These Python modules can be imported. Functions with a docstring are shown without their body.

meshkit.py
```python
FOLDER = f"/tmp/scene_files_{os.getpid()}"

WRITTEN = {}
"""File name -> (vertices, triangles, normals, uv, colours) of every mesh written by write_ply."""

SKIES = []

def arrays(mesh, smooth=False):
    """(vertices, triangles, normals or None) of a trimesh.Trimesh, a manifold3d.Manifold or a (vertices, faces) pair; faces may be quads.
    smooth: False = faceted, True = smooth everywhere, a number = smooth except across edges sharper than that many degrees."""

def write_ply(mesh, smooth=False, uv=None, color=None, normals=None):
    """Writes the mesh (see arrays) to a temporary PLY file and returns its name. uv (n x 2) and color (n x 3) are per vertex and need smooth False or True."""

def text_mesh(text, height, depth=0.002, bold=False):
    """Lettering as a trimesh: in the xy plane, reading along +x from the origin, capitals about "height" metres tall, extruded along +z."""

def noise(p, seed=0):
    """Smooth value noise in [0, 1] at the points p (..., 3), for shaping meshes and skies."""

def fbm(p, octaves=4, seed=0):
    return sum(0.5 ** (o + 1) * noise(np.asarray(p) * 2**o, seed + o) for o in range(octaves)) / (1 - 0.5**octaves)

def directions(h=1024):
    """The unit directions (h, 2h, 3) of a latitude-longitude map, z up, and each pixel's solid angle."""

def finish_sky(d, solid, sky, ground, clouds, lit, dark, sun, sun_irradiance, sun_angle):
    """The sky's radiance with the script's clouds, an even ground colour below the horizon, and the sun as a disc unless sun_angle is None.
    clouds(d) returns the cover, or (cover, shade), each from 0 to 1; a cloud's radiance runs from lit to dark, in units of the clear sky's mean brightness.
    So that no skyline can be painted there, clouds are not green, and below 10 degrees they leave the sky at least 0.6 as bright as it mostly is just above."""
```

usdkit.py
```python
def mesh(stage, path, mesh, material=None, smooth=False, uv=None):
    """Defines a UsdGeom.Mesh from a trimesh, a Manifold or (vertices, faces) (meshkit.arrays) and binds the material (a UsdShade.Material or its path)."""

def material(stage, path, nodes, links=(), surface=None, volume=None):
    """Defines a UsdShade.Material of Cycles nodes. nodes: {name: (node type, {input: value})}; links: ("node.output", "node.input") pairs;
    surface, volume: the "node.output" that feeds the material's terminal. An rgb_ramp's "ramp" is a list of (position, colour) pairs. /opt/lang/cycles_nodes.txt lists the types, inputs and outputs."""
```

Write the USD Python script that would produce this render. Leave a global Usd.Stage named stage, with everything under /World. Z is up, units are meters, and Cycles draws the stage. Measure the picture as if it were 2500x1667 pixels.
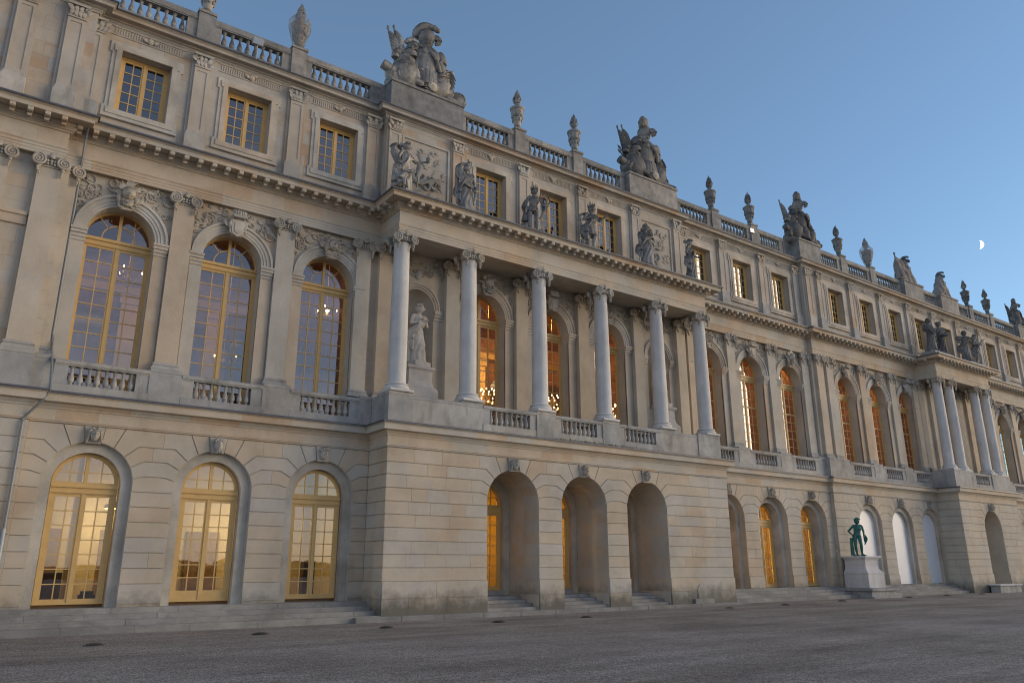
import math, random, numpy as np, trimesh, shapely, usdkit, meshkit
from shapely.geometry import Polygon, box as sbox, Point
from shapely.ops import unary_union
import manifold3d as m3
from pxr import Usd, UsdGeom, UsdLux, UsdShade, Gf, Sdf, Vt

stage = Usd.Stage.CreateInMemory()
UsdGeom.Xform.Define(stage, '/World')
UsdGeom.Scope.Define(stage, '/World/Looks')
PI = math.pi
RNG = random.Random(7)

# ------------------------------------------------------------------ camera, sky, sun
EXPOSURE = 1.6
SUN_EL, SUN_X, SUN_Y = math.radians(8.0), 0.9, -0.436
cam = UsdGeom.Camera.Define(stage, '/World/camera')
cam.CreateHorizontalApertureAttr(36.0)
cam.CreateFocalLengthAttr(36 * 1894.2 / 2500)
cam.CreateExposureAttr(EXPOSURE)
_y, _p, _r = np.radians([35.86818824, 16.3008666, -0.15948076])
_f = np.array([math.sin(_y) * math.cos(_p), math.cos(_y) * math.cos(_p), math.sin(_p)])
_rt = np.array([math.cos(_y), -math.sin(_y), 0]); _up = np.cross(_rt, _f)
_r2 = math.cos(_r) * _rt + math.sin(_r) * _up; _u2 = -math.sin(_r) * _rt + math.cos(_r) * _up
CAM = np.array([-4.020, -31.6856, 2.0036])
cam.AddTransformOp().Set(Gf.Matrix4d(*_r2, 0, *_u2, 0, *(-_f), 0, *CAM, 1))

usdkit.material(stage, '/World/Looks/sky_light', {
    "s": ("sky_texture", {"sky_type": "single_scattering", "sun_disc": False, "sun_elevation": SUN_EL, "sun_rotation": math.atan2(SUN_X, SUN_Y),
                          "air_density": 1.0, "aerosol_density": 0.45, "ozone_density": 3.0}),
    "mx": ("mix", {"fac": 0.11, "color2": (2.0, 2.3, 2.5)}),
    # thin mauve afterglow clouds over the western half of the sky, which the windows mirror
    "tc": ("texture_coordinate", {}), "mp": ("mapping", {"scale": (1.0, 1.0, 5.0)}), "n": ("noise_texture", {"scale": 2.6, "detail": 7, "roughness": 0.62, "distortion": 0.5}),
    "cv": ("map_range", {"from_min": 0.34, "from_max": 0.66, "to_min": 0.08, "to_max": 0.5, "clamp": True}), "sp": ("separate_xyz", {}),
    "ws": ("map_range", {"range_type": "smoothstep", "from_min": -0.15, "from_max": 0.55, "to_min": 0.0, "to_max": 1.0, "clamp": True}), "neg": ("math", {"math_type": "multiply", "value2": -1.0}),
    "fc": ("math", {"math_type": "multiply"}), "f2": ("math", {"math_type": "multiply"}), "hi": ("map_range", {"range_type": "smoothstep", "from_min": 0.58, "from_max": 0.36, "to_min": 0.1, "to_max": 1.0, "clamp": True}), "mc": ("mix", {"color2": (5.4, 4.6, 5.2)}),
    "b": ("background_shader", {"strength": 0.085})},
    [("s.color", "mx.color1"), ("tc.generated", "mp.vector"), ("mp.vector", "n.vector"), ("n.fac", "cv.value"), ("tc.generated", "sp.vector"), ("sp.y", "neg.value1"), ("neg.value", "ws.value"),
     ("cv.result", "fc.value1"), ("ws.result", "fc.value2"), ("sp.z", "hi.value"), ("fc.value", "f2.value1"), ("hi.result", "f2.value2"), ("f2.value", "mc.fac"), ("mx.color", "mc.color1"), ("mc.color", "b.color")], surface="b.background")
dome = UsdLux.DomeLight.Define(stage, '/World/sky')
UsdShade.MaterialBindingAPI.Apply(dome.GetPrim()).Bind(UsdShade.Material.Get(stage, '/World/Looks/sky_light'))
sun = UsdLux.DistantLight.Define(stage, '/World/afterglow')
sun.CreateIntensityAttr(0.22); sun.CreateAngleAttr(46.0); sun.CreateColorAttr(Gf.Vec3f(1.0, 0.80, 0.56))
sun.GetPrim().CreateAttribute('inputs:normalize', Sdf.ValueTypeNames.Bool).Set(True)
_d = np.array([SUN_X, SUN_Y, math.tan(SUN_EL)]); _d /= np.linalg.norm(_d)
_x = np.cross([0, 0, 1], _d); _x /= np.linalg.norm(_x); _yy = np.cross(_d, _x)
sun.AddTransformOp().Set(Gf.Matrix4d(*_x, 0, *_yy, 0, *_d, 0, 0, 0, 0, 1))

# ------------------------------------------------------------------ materials
L = '/World/Looks/'


def stone(name, ramp, rough=0.85, mottle=0.35, stain=(0.11, 0.105, 0.10), stain_amt=0.25, stain_scale=(0.9, 0.9, 0.35), base_moss=0.0, hue=0.5, bump=0.25, up=0.0):
    """Limestone: each block its own tone, grain, soft mottling, rain streaks; base_moss: dirt up to about a metre above the ground; up: dark crust on what faces the sky."""
    nodes = {
        "g": ("geometry", {}), "oi": ("object_info", {}),
        "rr": ("rgb_ramp", {"ramp": ramp}),
        "n1": ("noise_texture", {"scale": 0.55, "detail": 5, "roughness": 0.6}),
        "mr1": ("map_range", {"from_min": 0.3, "from_max": 0.7, "to_min": 1 - mottle, "to_max": 1 + mottle * 0.75, "clamp": True}),
        "vm": ("vector_math", {"math_type": "scale"}),
        "mps": ("mapping", {"scale": stain_scale}),
        "n2": ("noise_texture", {"scale": 1.6, "detail": 8, "roughness": 0.68, "distortion": 0.3}),
        "mr2": ("map_range", {"from_min": 0.5, "from_max": 0.78, "to_min": 0.0, "to_max": stain_amt, "clamp": True}),
        "mx": ("mix", {"color2": stain}),
        "n3": ("noise_texture", {"scale": 38.0, "detail": 3}),
        "mr3": ("map_range", {"from_min": 0.25, "from_max": 0.75, "to_min": 0.88, "to_max": 1.1}),
        "vm3": ("vector_math", {"math_type": "scale"}),
        "bp": ("bump", {"strength": bump, "distance": 0.01}),
        "nh": ("noise_texture", {"scale": 0.33, "detail": 4, "roughness": 0.6}),
        "mh": ("map_range", {"from_min": 0.35, "from_max": 0.65, "to_min": -0.5 * hue, "to_max": 0.5 * hue}),
        "ad": ("math", {"math_type": "add", "use_clamp": True}), "ro": ("math", {"math_type": "add"}), "fr": ("math", {"math_type": "fraction"}),
        "p": ("principled_bsdf", {"roughness": rough, "specular_ior_level": 0.25})}
    links = [("g.position", "nh.vector"), ("nh.fac", "mh.value"), ("mh.result", "ad.value1"), ("oi.random", "ro.value1"), ("g.random_per_island", "ro.value2"), ("ro.value", "fr.value1"), ("fr.value", "ad.value2"), ("ad.value", "rr.fac"),
             ("g.position", "n1.vector"), ("n1.fac", "mr1.value"), ("rr.color", "vm.vector1"), ("mr1.result", "vm.scale"),
             ("g.position", "mps.vector"), ("mps.vector", "n2.vector"), ("n2.fac", "mr2.value"), ("vm.vector", "mx.color1"), ("mr2.result", "mx.fac"),
             ("g.position", "n3.vector"), ("n3.fac", "mr3.value"), ("mr3.result", "vm3.scale"), ("n3.fac", "bp.height"), ("bp.normal", "p.normal")]
    last = "mx.color"
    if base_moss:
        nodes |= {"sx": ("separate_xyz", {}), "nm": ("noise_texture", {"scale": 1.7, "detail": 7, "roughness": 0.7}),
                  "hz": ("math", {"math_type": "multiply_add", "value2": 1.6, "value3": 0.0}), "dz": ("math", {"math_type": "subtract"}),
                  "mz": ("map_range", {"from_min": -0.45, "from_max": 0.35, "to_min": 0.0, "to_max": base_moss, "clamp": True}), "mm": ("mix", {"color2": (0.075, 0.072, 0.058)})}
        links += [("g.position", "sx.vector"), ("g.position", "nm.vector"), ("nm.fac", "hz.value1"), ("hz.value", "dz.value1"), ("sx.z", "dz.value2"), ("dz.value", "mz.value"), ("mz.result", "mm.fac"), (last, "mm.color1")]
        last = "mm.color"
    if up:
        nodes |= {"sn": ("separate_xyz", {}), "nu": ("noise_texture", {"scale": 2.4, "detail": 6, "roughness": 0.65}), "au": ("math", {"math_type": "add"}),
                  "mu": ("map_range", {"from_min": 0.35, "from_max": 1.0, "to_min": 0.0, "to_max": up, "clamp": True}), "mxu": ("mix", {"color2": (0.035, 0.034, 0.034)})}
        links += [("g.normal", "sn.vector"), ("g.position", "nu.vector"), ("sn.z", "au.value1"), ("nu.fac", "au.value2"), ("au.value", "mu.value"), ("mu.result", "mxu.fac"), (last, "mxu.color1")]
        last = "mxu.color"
    links += [(last, "vm3.vector1"), ("vm3.vector", "p.base_color")]
    return usdkit.material(stage, L + name, nodes, links, surface="p.BSDF")


WARM = [(0.0, (0.43, 0.40, 0.35)), (0.35, (0.46, 0.405, 0.325)), (0.65, (0.48, 0.40, 0.305)), (0.9, (0.47, 0.38, 0.285)), (1.0, (0.45, 0.34, 0.235))]
PALE = [(0.0, (0.42, 0.40, 0.36)), (0.5, (0.45, 0.405, 0.335)), (1.0, (0.45, 0.375, 0.295))]
GREY = [(0.0, (0.34, 0.335, 0.325)), (0.5, (0.385, 0.375, 0.35)), (1.0, (0.42, 0.39, 0.345))]
M = {}
M['stone'] = stone('stone', WARM, mottle=0.16, hue=0.35, stain_amt=0.2)
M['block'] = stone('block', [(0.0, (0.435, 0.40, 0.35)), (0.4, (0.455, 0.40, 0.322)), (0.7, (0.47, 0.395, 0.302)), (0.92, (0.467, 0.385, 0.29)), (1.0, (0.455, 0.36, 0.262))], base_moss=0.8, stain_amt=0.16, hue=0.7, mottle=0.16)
M['pale'] = stone('pale', PALE, base_moss=0.0, stain_amt=0.3)
M['grey'] = stone('grey', GREY, stain_amt=0.75, stain=(0.11, 0.105, 0.095), up=0.35, mottle=0.3)
M['roof'] = stone('roof', [(0, (0.25, 0.25, 0.245)), (0.5, (0.31, 0.30, 0.28)), (1, (0.36, 0.335, 0.30))], stain_amt=0.6, stain=(0.07, 0.07, 0.07), up=0.85, mottle=0.3)
M['roof_dark'] = stone('roof_dark', [(0, (0.17, 0.17, 0.17)), (0.5, (0.22, 0.215, 0.205)), (1, (0.26, 0.25, 0.23))], stain_amt=0.8, stain=(0.05, 0.05, 0.052), up=0.75, mottle=0.4)
M['attic'] = stone('attic', [(0, (0.38, 0.36, 0.33)), (0.5, (0.42, 0.375, 0.315)), (0.9, (0.42, 0.345, 0.265)), (1, (0.40, 0.29, 0.20))], stain_amt=0.35, stain=(0.15, 0.14, 0.13), mottle=0.18, hue=0.4)
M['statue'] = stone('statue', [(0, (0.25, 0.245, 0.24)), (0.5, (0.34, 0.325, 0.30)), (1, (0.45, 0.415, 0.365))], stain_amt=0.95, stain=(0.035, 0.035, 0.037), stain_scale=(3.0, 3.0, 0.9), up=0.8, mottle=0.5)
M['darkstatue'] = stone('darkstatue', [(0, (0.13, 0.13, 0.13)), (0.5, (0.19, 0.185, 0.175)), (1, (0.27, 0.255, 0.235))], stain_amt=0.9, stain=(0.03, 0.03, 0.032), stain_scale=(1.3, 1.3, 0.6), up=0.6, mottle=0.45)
M['white_statue'] = stone('white_statue', [(0, (0.52, 0.47, 0.41)), (1, (0.57, 0.50, 0.43))], stain_amt=0.35, stain=(0.24, 0.21, 0.18))
M['column'] = stone('column', [(0, (0.50, 0.49, 0.475)), (0.5, (0.53, 0.515, 0.495)), (1, (0.55, 0.53, 0.50))], stain_amt=0.45, stain=(0.27, 0.27, 0.27), stain_scale=(1.6, 1.6, 0.45), mottle=0.16, hue=0.6, rough=0.7)
M['relief'] = stone('relief', PALE, stain_amt=0.6, stain=(0.12, 0.11, 0.10), up=0.5)
M['steps'] = stone('steps', [(0, (0.225, 0.215, 0.20)), (0.5, (0.25, 0.24, 0.22)), (1, (0.275, 0.26, 0.235))], stain_amt=0.7, stain=(0.10, 0.098, 0.09), stain_scale=(0.8, 0.8, 1.5), mottle=0.3)
M['marble'] = stone('marble', [(0, (0.50, 0.48, 0.47)), (1, (0.55, 0.53, 0.51))], stain_amt=0.5, stain=(0.26, 0.23, 0.22), mottle=0.2)


def simple(name, color, rough=0.5, metal=0.0, noise=None, bump=0.0, spec=0.5):
    nodes = {"p": ("principled_bsdf", {"base_color": color, "roughness": rough, "metallic": metal, "specular_ior_level": spec})}
    links = []
    if noise:
        c2, sc = noise
        nodes |= {"g": ("geometry", {}), "n": ("noise_texture", {"scale": sc, "detail": 6, "roughness": 0.65}), "r": ("rgb_ramp", {"ramp": [(0.3, color), (0.7, c2)]}), "bp": ("bump", {"strength": bump, "distance": 0.02})}
        links += [("g.position", "n.vector"), ("n.fac", "r.fac"), ("r.color", "p.base_color"), ("n.fac", "bp.height"), ("bp.normal", "p.normal")]
    return usdkit.material(stage, L + name, nodes, links, surface="p.BSDF")


M['paint'] = simple('paint', (0.62, 0.40, 0.14), 0.45, noise=((0.54, 0.34, 0.12), 3.0))
M['lead'] = simple('lead', (0.065, 0.07, 0.085), 0.55, 0.3, noise=((0.10, 0.10, 0.11), 2.0))
M['iron'] = simple('iron', (0.03, 0.03, 0.032), 0.6, 0.4, noise=((0.05, 0.045, 0.04), 6.0))
M['pipe'] = simple('pipe', (0.19, 0.20, 0.205), 0.5, 0.2)
M['zinc'] = simple('zinc', (0.33, 0.35, 0.36), 0.5, 0.2)
M['bronze'] = simple('bronze', (0.012, 0.065, 0.056), 0.45, 0.1, noise=((0.03, 0.17, 0.14), 2.2), bump=0.3)
M['white_panel'] = simple('white_panel', (0.66, 0.67, 0.69), 0.4, noise=((0.62, 0.63, 0.65), 1.0), bump=0.02)
M['wood'] = simple('wood', (0.26, 0.155, 0.065), 0.5, noise=((0.17, 0.095, 0.04), 5.0))
M['dark_wood'] = simple('dark_wood', (0.07, 0.04, 0.02), 0.5)
M['hall_wall'] = simple('hall_wall', (0.55, 0.25, 0.085), 0.5, noise=((0.22, 0.07, 0.025), 1.3), bump=0.1)
M['hall_gold'] = simple('hall_gold', (0.62, 0.40, 0.14), 0.35, 0.6)
M['mirror'] = simple('mirror', (0.16, 0.09, 0.05), 0.12, noise=((0.08, 0.04, 0.02), 0.8))
M['cream'] = simple('cream', (0.66, 0.55, 0.30), 0.7, noise=((0.58, 0.46, 0.23), 0.8))
usdkit.material(stage, L + 'ochre_cloth', {"d": ("diffuse_bsdf", {"color": (0.5, 0.34, 0.03)}), "t": ("translucent_bsdf", {"color": (0.72, 0.52, 0.06)}), "m": ("mix_closure", {"fac": 0.6})},
                [("d.BSDF", "m.closure1"), ("t.BSDF", "m.closure2")], surface="m.closure")
M['ochre_cloth'] = L + 'ochre_cloth'
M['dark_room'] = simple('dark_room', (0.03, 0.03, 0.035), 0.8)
M['blind'] = simple('blind', (0.45, 0.40, 0.05), 0.7)
M['floodlight'] = simple('floodlight', (0.30, 0.30, 0.29), 0.6)
M['black'] = simple('black', (0.012, 0.012, 0.013), 0.5)
M['leafage'] = simple('leafage', (0.035, 0.045, 0.02), 0.9, noise=((0.06, 0.055, 0.025), 0.5))
M['weed'] = simple('weed', (0.10, 0.10, 0.035), 0.8, noise=((0.06, 0.07, 0.02), 9.0))
usdkit.material(stage, L + 'glass', {
    "t": ("transparent_bsdf", {"color": (0.93, 0.95, 0.95)}), "gl": ("glossy_bsdf", {"color": (1, 1, 1), "roughness": 0.005}), "fr": ("fresnel", {"IOR": 2.35}),
    "g": ("geometry", {}), "oi": ("object_info", {}), "cx": ("combine_xyz", {}), "av": ("vector_math", {"math_type": "add"}), "sc": ("vector_math", {"math_type": "scale", "scale": 7.0}),
    "n": ("noise_texture", {"scale": 1.1, "detail": 2}), "bp": ("bump", {"strength": 0.03, "distance": 0.02}), "m": ("mix_closure", {}), "inv": ("math", {"math_type": "subtract", "value1": 1.0}), "mul": ("math", {"math_type": "multiply"})},
    [("oi.random", "cx.x"), ("oi.random", "cx.z"), ("cx.vector", "sc.vector1"), ("g.position", "av.vector1"), ("sc.vector", "av.vector2"), ("av.vector", "n.vector"), ("n.fac", "bp.height"), ("bp.normal", "gl.normal"),
     ("g.backfacing", "inv.value2"), ("inv.value", "mul.value1"), ("fr.fac", "mul.value2"), ("mul.value", "m.fac"), ("t.BSDF", "m.closure1"), ("gl.BSDF", "m.closure2")], surface="m.closure")
M['glass'] = L + 'glass'
usdkit.material(stage, L + 'bulb', {"e": ("emission", {"color": (1.0, 0.66, 0.28), "strength": 5.0})}, [], surface="e.emission")
M['bulb'] = L + 'bulb'
usdkit.material(stage, L + 'moon', {"e": ("emission", {"color": (1.0, 0.95, 0.82), "strength": 0.5})}, [], surface="e.emission")
M['moon'] = L + 'moon'
usdkit.material(stage, L + 'net', {"t": ("transparent_bsdf", {}), "d": ("principled_bsdf", {"base_color": (0.20, 0.185, 0.165), "roughness": 0.9}), "g": ("geometry", {}),
    "n": ("noise_texture", {"scale": 3.0, "detail": 5}), "r": ("map_range", {"from_min": 0.35, "from_max": 0.65, "to_min": 0.12, "to_max": 0.75, "clamp": True}), "m": ("mix_closure", {})},
    [("g.position", "n.vector"), ("n.fac", "r.value"), ("r.result", "m.fac"), ("t.BSDF", "m.closure1"), ("d.BSDF", "m.closure2")], surface="m.closure")
M['net'] = L + 'net'
M['shroud'] = simple('shroud', (0.25, 0.225, 0.20), 0.9, noise=((0.14, 0.125, 0.115), 1.6), bump=0.5)
usdkit.material(stage, L + 'gravel', {
    "g": ("geometry", {}), "n1": ("noise_texture", {"scale": 0.22, "detail": 5, "roughness": 0.6}), "r1": ("rgb_ramp", {"ramp": [(0.2, (0.13, 0.105, 0.088)), (0.5, (0.205, 0.175, 0.15)), (0.8, (0.27, 0.238, 0.21))]}),
    "mpt": ("mapping", {"scale": (0.10, 0.75, 1.0), "rotation": (0.0, 0.0, -0.12)}), "nt": ("noise_texture", {"scale": 1.0, "detail": 6, "roughness": 0.65}), "mt": ("map_range", {"from_min": 0.3, "from_max": 0.7, "to_min": -0.22, "to_max": 0.22}), "ma": ("math", {"math_type": "add"}),
    "v": ("voronoi_texture", {"scale": 30.0}), "sp": ("map_range", {"from_min": 0.0, "from_max": 1.0, "to_min": 0.5, "to_max": 1.55}), "sx": ("separate_xyz", {}),
    "n2": ("noise_texture", {"scale": 3.0, "detail": 8, "roughness": 0.75}), "m2": ("map_range", {"from_min": 0.3, "from_max": 0.7, "to_min": 0.8, "to_max": 1.18}), "mm": ("math", {"math_type": "multiply"}),
    "vs": ("vector_math", {"math_type": "scale"}), "bp": ("bump", {"strength": 0.6, "distance": 0.02}), "p": ("principled_bsdf", {"roughness": 0.9, "specular_ior_level": 0.2})},
    [("g.position", "n1.vector"), ("g.position", "mpt.vector"), ("mpt.vector", "nt.vector"), ("nt.fac", "mt.value"), ("n1.fac", "ma.value1"), ("mt.result", "ma.value2"), ("ma.value", "r1.fac"), ("g.position", "v.vector"), ("v.color", "sx.vector"), ("sx.x", "sp.value"), ("g.position", "n2.vector"), ("n2.fac", "m2.value"), ("m2.result", "mm.value1"), ("sp.result", "mm.value2"),
     ("r1.color", "vs.vector1"), ("mm.value", "vs.scale"), ("v.distance", "bp.height"), ("bp.normal", "p.normal"), ("vs.vector", "p.base_color")], surface="p.BSDF")
M['gravel'] = L + 'gravel'
for k in list(M):
    if isinstance(M[k], str):
        M[k] = UsdShade.Material.Get(stage, M[k])

# ------------------------------------------------------------------ writing prims
USED = {}


def fresh(parent, name):
    key = parent + '/' + name
    n = USED.get(key, 0); USED[key] = n + 1
    return key if n == 0 else f'{key}_{n:03d}'


def meta(prim, label=None, cat=None, group=None, kind=None):
    for k, v in (('label', label), ('category', cat), ('group', group), ('kind', kind)):
        if v:
            prim.SetCustomDataByKey(k, v)
    return prim


def thing(name, label, cat, loc=(0, 0, 0), rz=0.0, group=None, kind=None, scale=None):
    x = UsdGeom.Xform.Define(stage, fresh('/World', name))
    x.AddTranslateOp().Set(Gf.Vec3d(*map(float, loc)))
    if rz:
        x.AddRotateZOp().Set(math.degrees(rz))
    if scale:
        x.AddScaleOp().Set(Gf.Vec3f(*scale))
    meta(x.GetPrim(), label, cat, group, kind)
    return str(x.GetPath())


def group_part(parent, name, label=None):
    x = UsdGeom.Xform.Define(stage, fresh(parent, name))
    meta(x.GetPrim(), label)
    return str(x.GetPath())


def arr(mesh, smooth=False):
    v, f, n = meshkit.arrays(mesh, smooth)
    return v.astype(np.float32), f.astype(np.int32), None if n is None else n.astype(np.float32)


def part(parent, name, mesh, mat, smooth=False, at=None, label=None, kind=None, cat=None, group=None):
    """One Mesh prim. mesh: a trimesh, (v, f) or what arr() returned."""
    v, f, n = mesh if isinstance(mesh, tuple) and len(mesh) == 3 else arr(mesh, smooth)
    if at is not None:
        v = v + np.asarray(at, np.float32)
    path = fresh(parent, name)
    m = UsdGeom.Mesh.Define(stage, path)
    m.CreatePointsAttr(Vt.Vec3fArray.FromNumpy(np.ascontiguousarray(v, np.float32)))
    m.CreateFaceVertexCountsAttr(Vt.IntArray.FromNumpy(np.full(len(f), 3, np.int32)))
    m.CreateFaceVertexIndicesAttr(Vt.IntArray.FromNumpy(np.ascontiguousarray(f.ravel(), np.int32)))
    m.CreateSubdivisionSchemeAttr("none")
    if n is not None:
        m.CreateNormalsAttr(Vt.Vec3fArray.FromNumpy(np.ascontiguousarray(n, np.float32)))
        m.SetNormalsInterpolation("vertex")
    UsdShade.MaterialBindingAPI.Apply(m.GetPrim()).Bind(M[mat])
    meta(m.GetPrim(), label, cat, group, kind)
    return path


# ------------------------------------------------------------------ mesh helpers
def bx(x0, x1, y0, y1, z0, z1):
    m = trimesh.creation.box((x1 - x0, y1 - y0, z1 - z0))
    m.apply_translation(((x0 + x1) / 2, (y0 + y1) / 2, (z0 + z1) / 2))
    return m


def cat(*ms):
    flat = []
    for m in ms:
        flat += m if isinstance(m, (list, tuple)) else [m]
    return trimesh.util.concatenate([m for m in flat if m is not None])


def cbox(x0, x1, y0, y1, z0, z1, c=0.015):
    """A box whose front and side edges are chamfered."""
    pts = [(sx * ((x1 - x0) / 2 - a), sy * ((y1 - y0) / 2 - b), sz * ((z1 - z0) / 2 - d)) for sx in (-1, 1) for sy in (-1, 1) for sz in (-1, 1) for a, b, d in ((c, c, 0), (c, 0, c), (0, c, c))]
    h = m3.Manifold.hull_points(np.array(pts) + ((x0 + x1) / 2, (y0 + y1) / 2, (z0 + z1) / 2))
    g = h.to_mesh()
    return trimesh.Trimesh(g.vert_properties[:, :3], g.tri_verts, process=False)


def extrude_xz(poly, y0, y1):
    """A polygon drawn in (x, z), as a solid from y0 (front) to y1."""
    out = []
    for g in getattr(poly, 'geoms', [poly]):
        if g.is_empty or g.area < 1e-5 or g.geom_type != 'Polygon':
            continue
        m = trimesh.creation.extrude_polygon(g, y1 - y0, engine='earcut')
        v = np.array(m.vertices)
        out.append(trimesh.Trimesh(np.column_stack([v[:, 0], y1 - v[:, 2], v[:, 1]]), np.array(m.faces), process=False))
    return trimesh.util.concatenate(out) if out else None


def lathe(profile, n=16, closed=True):
    """profile: (radius, z) pairs from bottom to top."""
    p = np.array(profile, float)
    a = np.arange(n) * 2 * PI / n
    v = np.stack([p[:, 0, None] * np.cos(a), p[:, 0, None] * np.sin(a), np.repeat(p[:, 1, None], n, 1)], -1).reshape(-1, 3)
    i, j = np.meshgrid(np.arange(len(p) - 1), np.arange(n), indexing='ij')
    q = np.stack([i * n + j, i * n + (j + 1) % n, (i + 1) * n + (j + 1) % n, (i + 1) * n + j], -1).reshape(-1, 4)
    f = np.vstack([q[:, [0, 1, 2]], q[:, [0, 2, 3]]])
    b, t = len(v), len(v) + 1
    v = np.vstack([v, [0, 0, p[0, 1]], [0, 0, p[-1, 1]]])
    k = np.arange(n)
    top = (len(p) - 1) * n
    f = np.vstack([f, np.column_stack([np.full(n, b), (k + 1) % n, k]), np.column_stack([np.full(n, t), top + k, top + (k + 1) % n])])
    return trimesh.Trimesh(v, f, process=False)


def sweep(path, profile, z0=0.0):
    """profile: (out, z) from top back, round the front, to bottom back; swept along a plan path (x, y) that runs with the outside on its right."""
    P = np.array(path, float)
    d = np.diff(P, axis=0); d /= np.linalg.norm(d, axis=1, keepdims=True)
    n = np.column_stack([d[:, 1], -d[:, 0]])
    mit = []
    for k in range(len(P)):
        a, b = n[max(k - 1, 0)], n[min(k, len(n) - 1)]
        s = a + b
        mit.append(s / max(1e-6, 1 + a @ b))
    mit = np.array(mit)
    Q = np.array(profile, float)
    rings = [np.column_stack([P[k, 0] + mit[k, 0] * Q[:, 0], P[k, 1] + mit[k, 1] * Q[:, 0], Q[:, 1] + z0]) for k in range(len(P))]
    v, f = [], []
    m = len(Q)
    for k in range(len(P) - 1):
        for j in range(m - 1):
            b = len(v)
            v += [rings[k][j], rings[k + 1][j], rings[k + 1][j + 1], rings[k][j + 1]]
            f += [[b, b + 2, b + 1], [b, b + 3, b + 2]]
    for r, flip in ((rings[0], True), (rings[-1], False)):
        b = len(v); v += list(r)
        for j in range(1, m - 1):
            f.append([b, b + j, b + j + 1] if flip else [b, b + j + 1, b + j])
    return trimesh.Trimesh(np.array(v), np.array(f), process=False)


def tube(pts, radii, n=8, flat=1.0, up=(0, 0, 1)):
    """A tapered tube through the points; flat squeezes it along its second axis."""
    p = np.asarray(pts, float); r = np.broadcast_to(np.asarray(radii, float), (len(p),))
    t = np.gradient(p, axis=0); t /= np.linalg.norm(t, axis=1, keepdims=True) + 1e-9
    u = np.asarray(up, float)
    a = np.cross(t, u); bad = np.linalg.norm(a, axis=1) < 0.05
    a[bad] = np.cross(t[bad], [1, 0.2, 0]); a /= np.linalg.norm(a, axis=1, keepdims=True)
    b = np.cross(t, a)
    th = np.arange(n) * 2 * PI / n
    v = p[:, None] + r[:, None, None] * (np.cos(th)[None, :, None] * a[:, None] + flat * np.sin(th)[None, :, None] * b[:, None])
    k = len(p)
    i, j = np.meshgrid(np.arange(k - 1), np.arange(n), indexing='ij')
    q = np.stack([i * n + j, i * n + (j + 1) % n, (i + 1) * n + (j + 1) % n, (i + 1) * n + j], -1).reshape(-1, 4)
    f = np.vstack([q[:, [0, 1, 2]], q[:, [0, 2, 3]]])
    v = np.vstack([v.reshape(-1, 3), p[0], p[-1]])
    jj = np.arange(n)
    f = np.vstack([f, np.column_stack([np.full(n, k * n), (jj + 1) % n, jj]), np.column_stack([np.full(n, k * n + 1), (k - 1) * n + jj, (k - 1) * n + (jj + 1) % n])])
    m = trimesh.Trimesh(v, f, process=False)
    if m.volume < 0:
        m.invert()
    return m


def ball(c, r, sub=2):
    m = trimesh.creation.icosphere(sub, 1.0)
    m.apply_scale(r if np.ndim(r) else (r, r, r)); m.apply_translation(c)
    return m


def spline(pts, n):
    from scipy.interpolate import CubicSpline
    p = np.asarray(pts, float)
    s = np.r_[0, np.cumsum(np.linalg.norm(np.diff(p[:, :3], axis=0), axis=1))]
    return CubicSpline(s, p)(np.linspace(0, s[-1], n))


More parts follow.
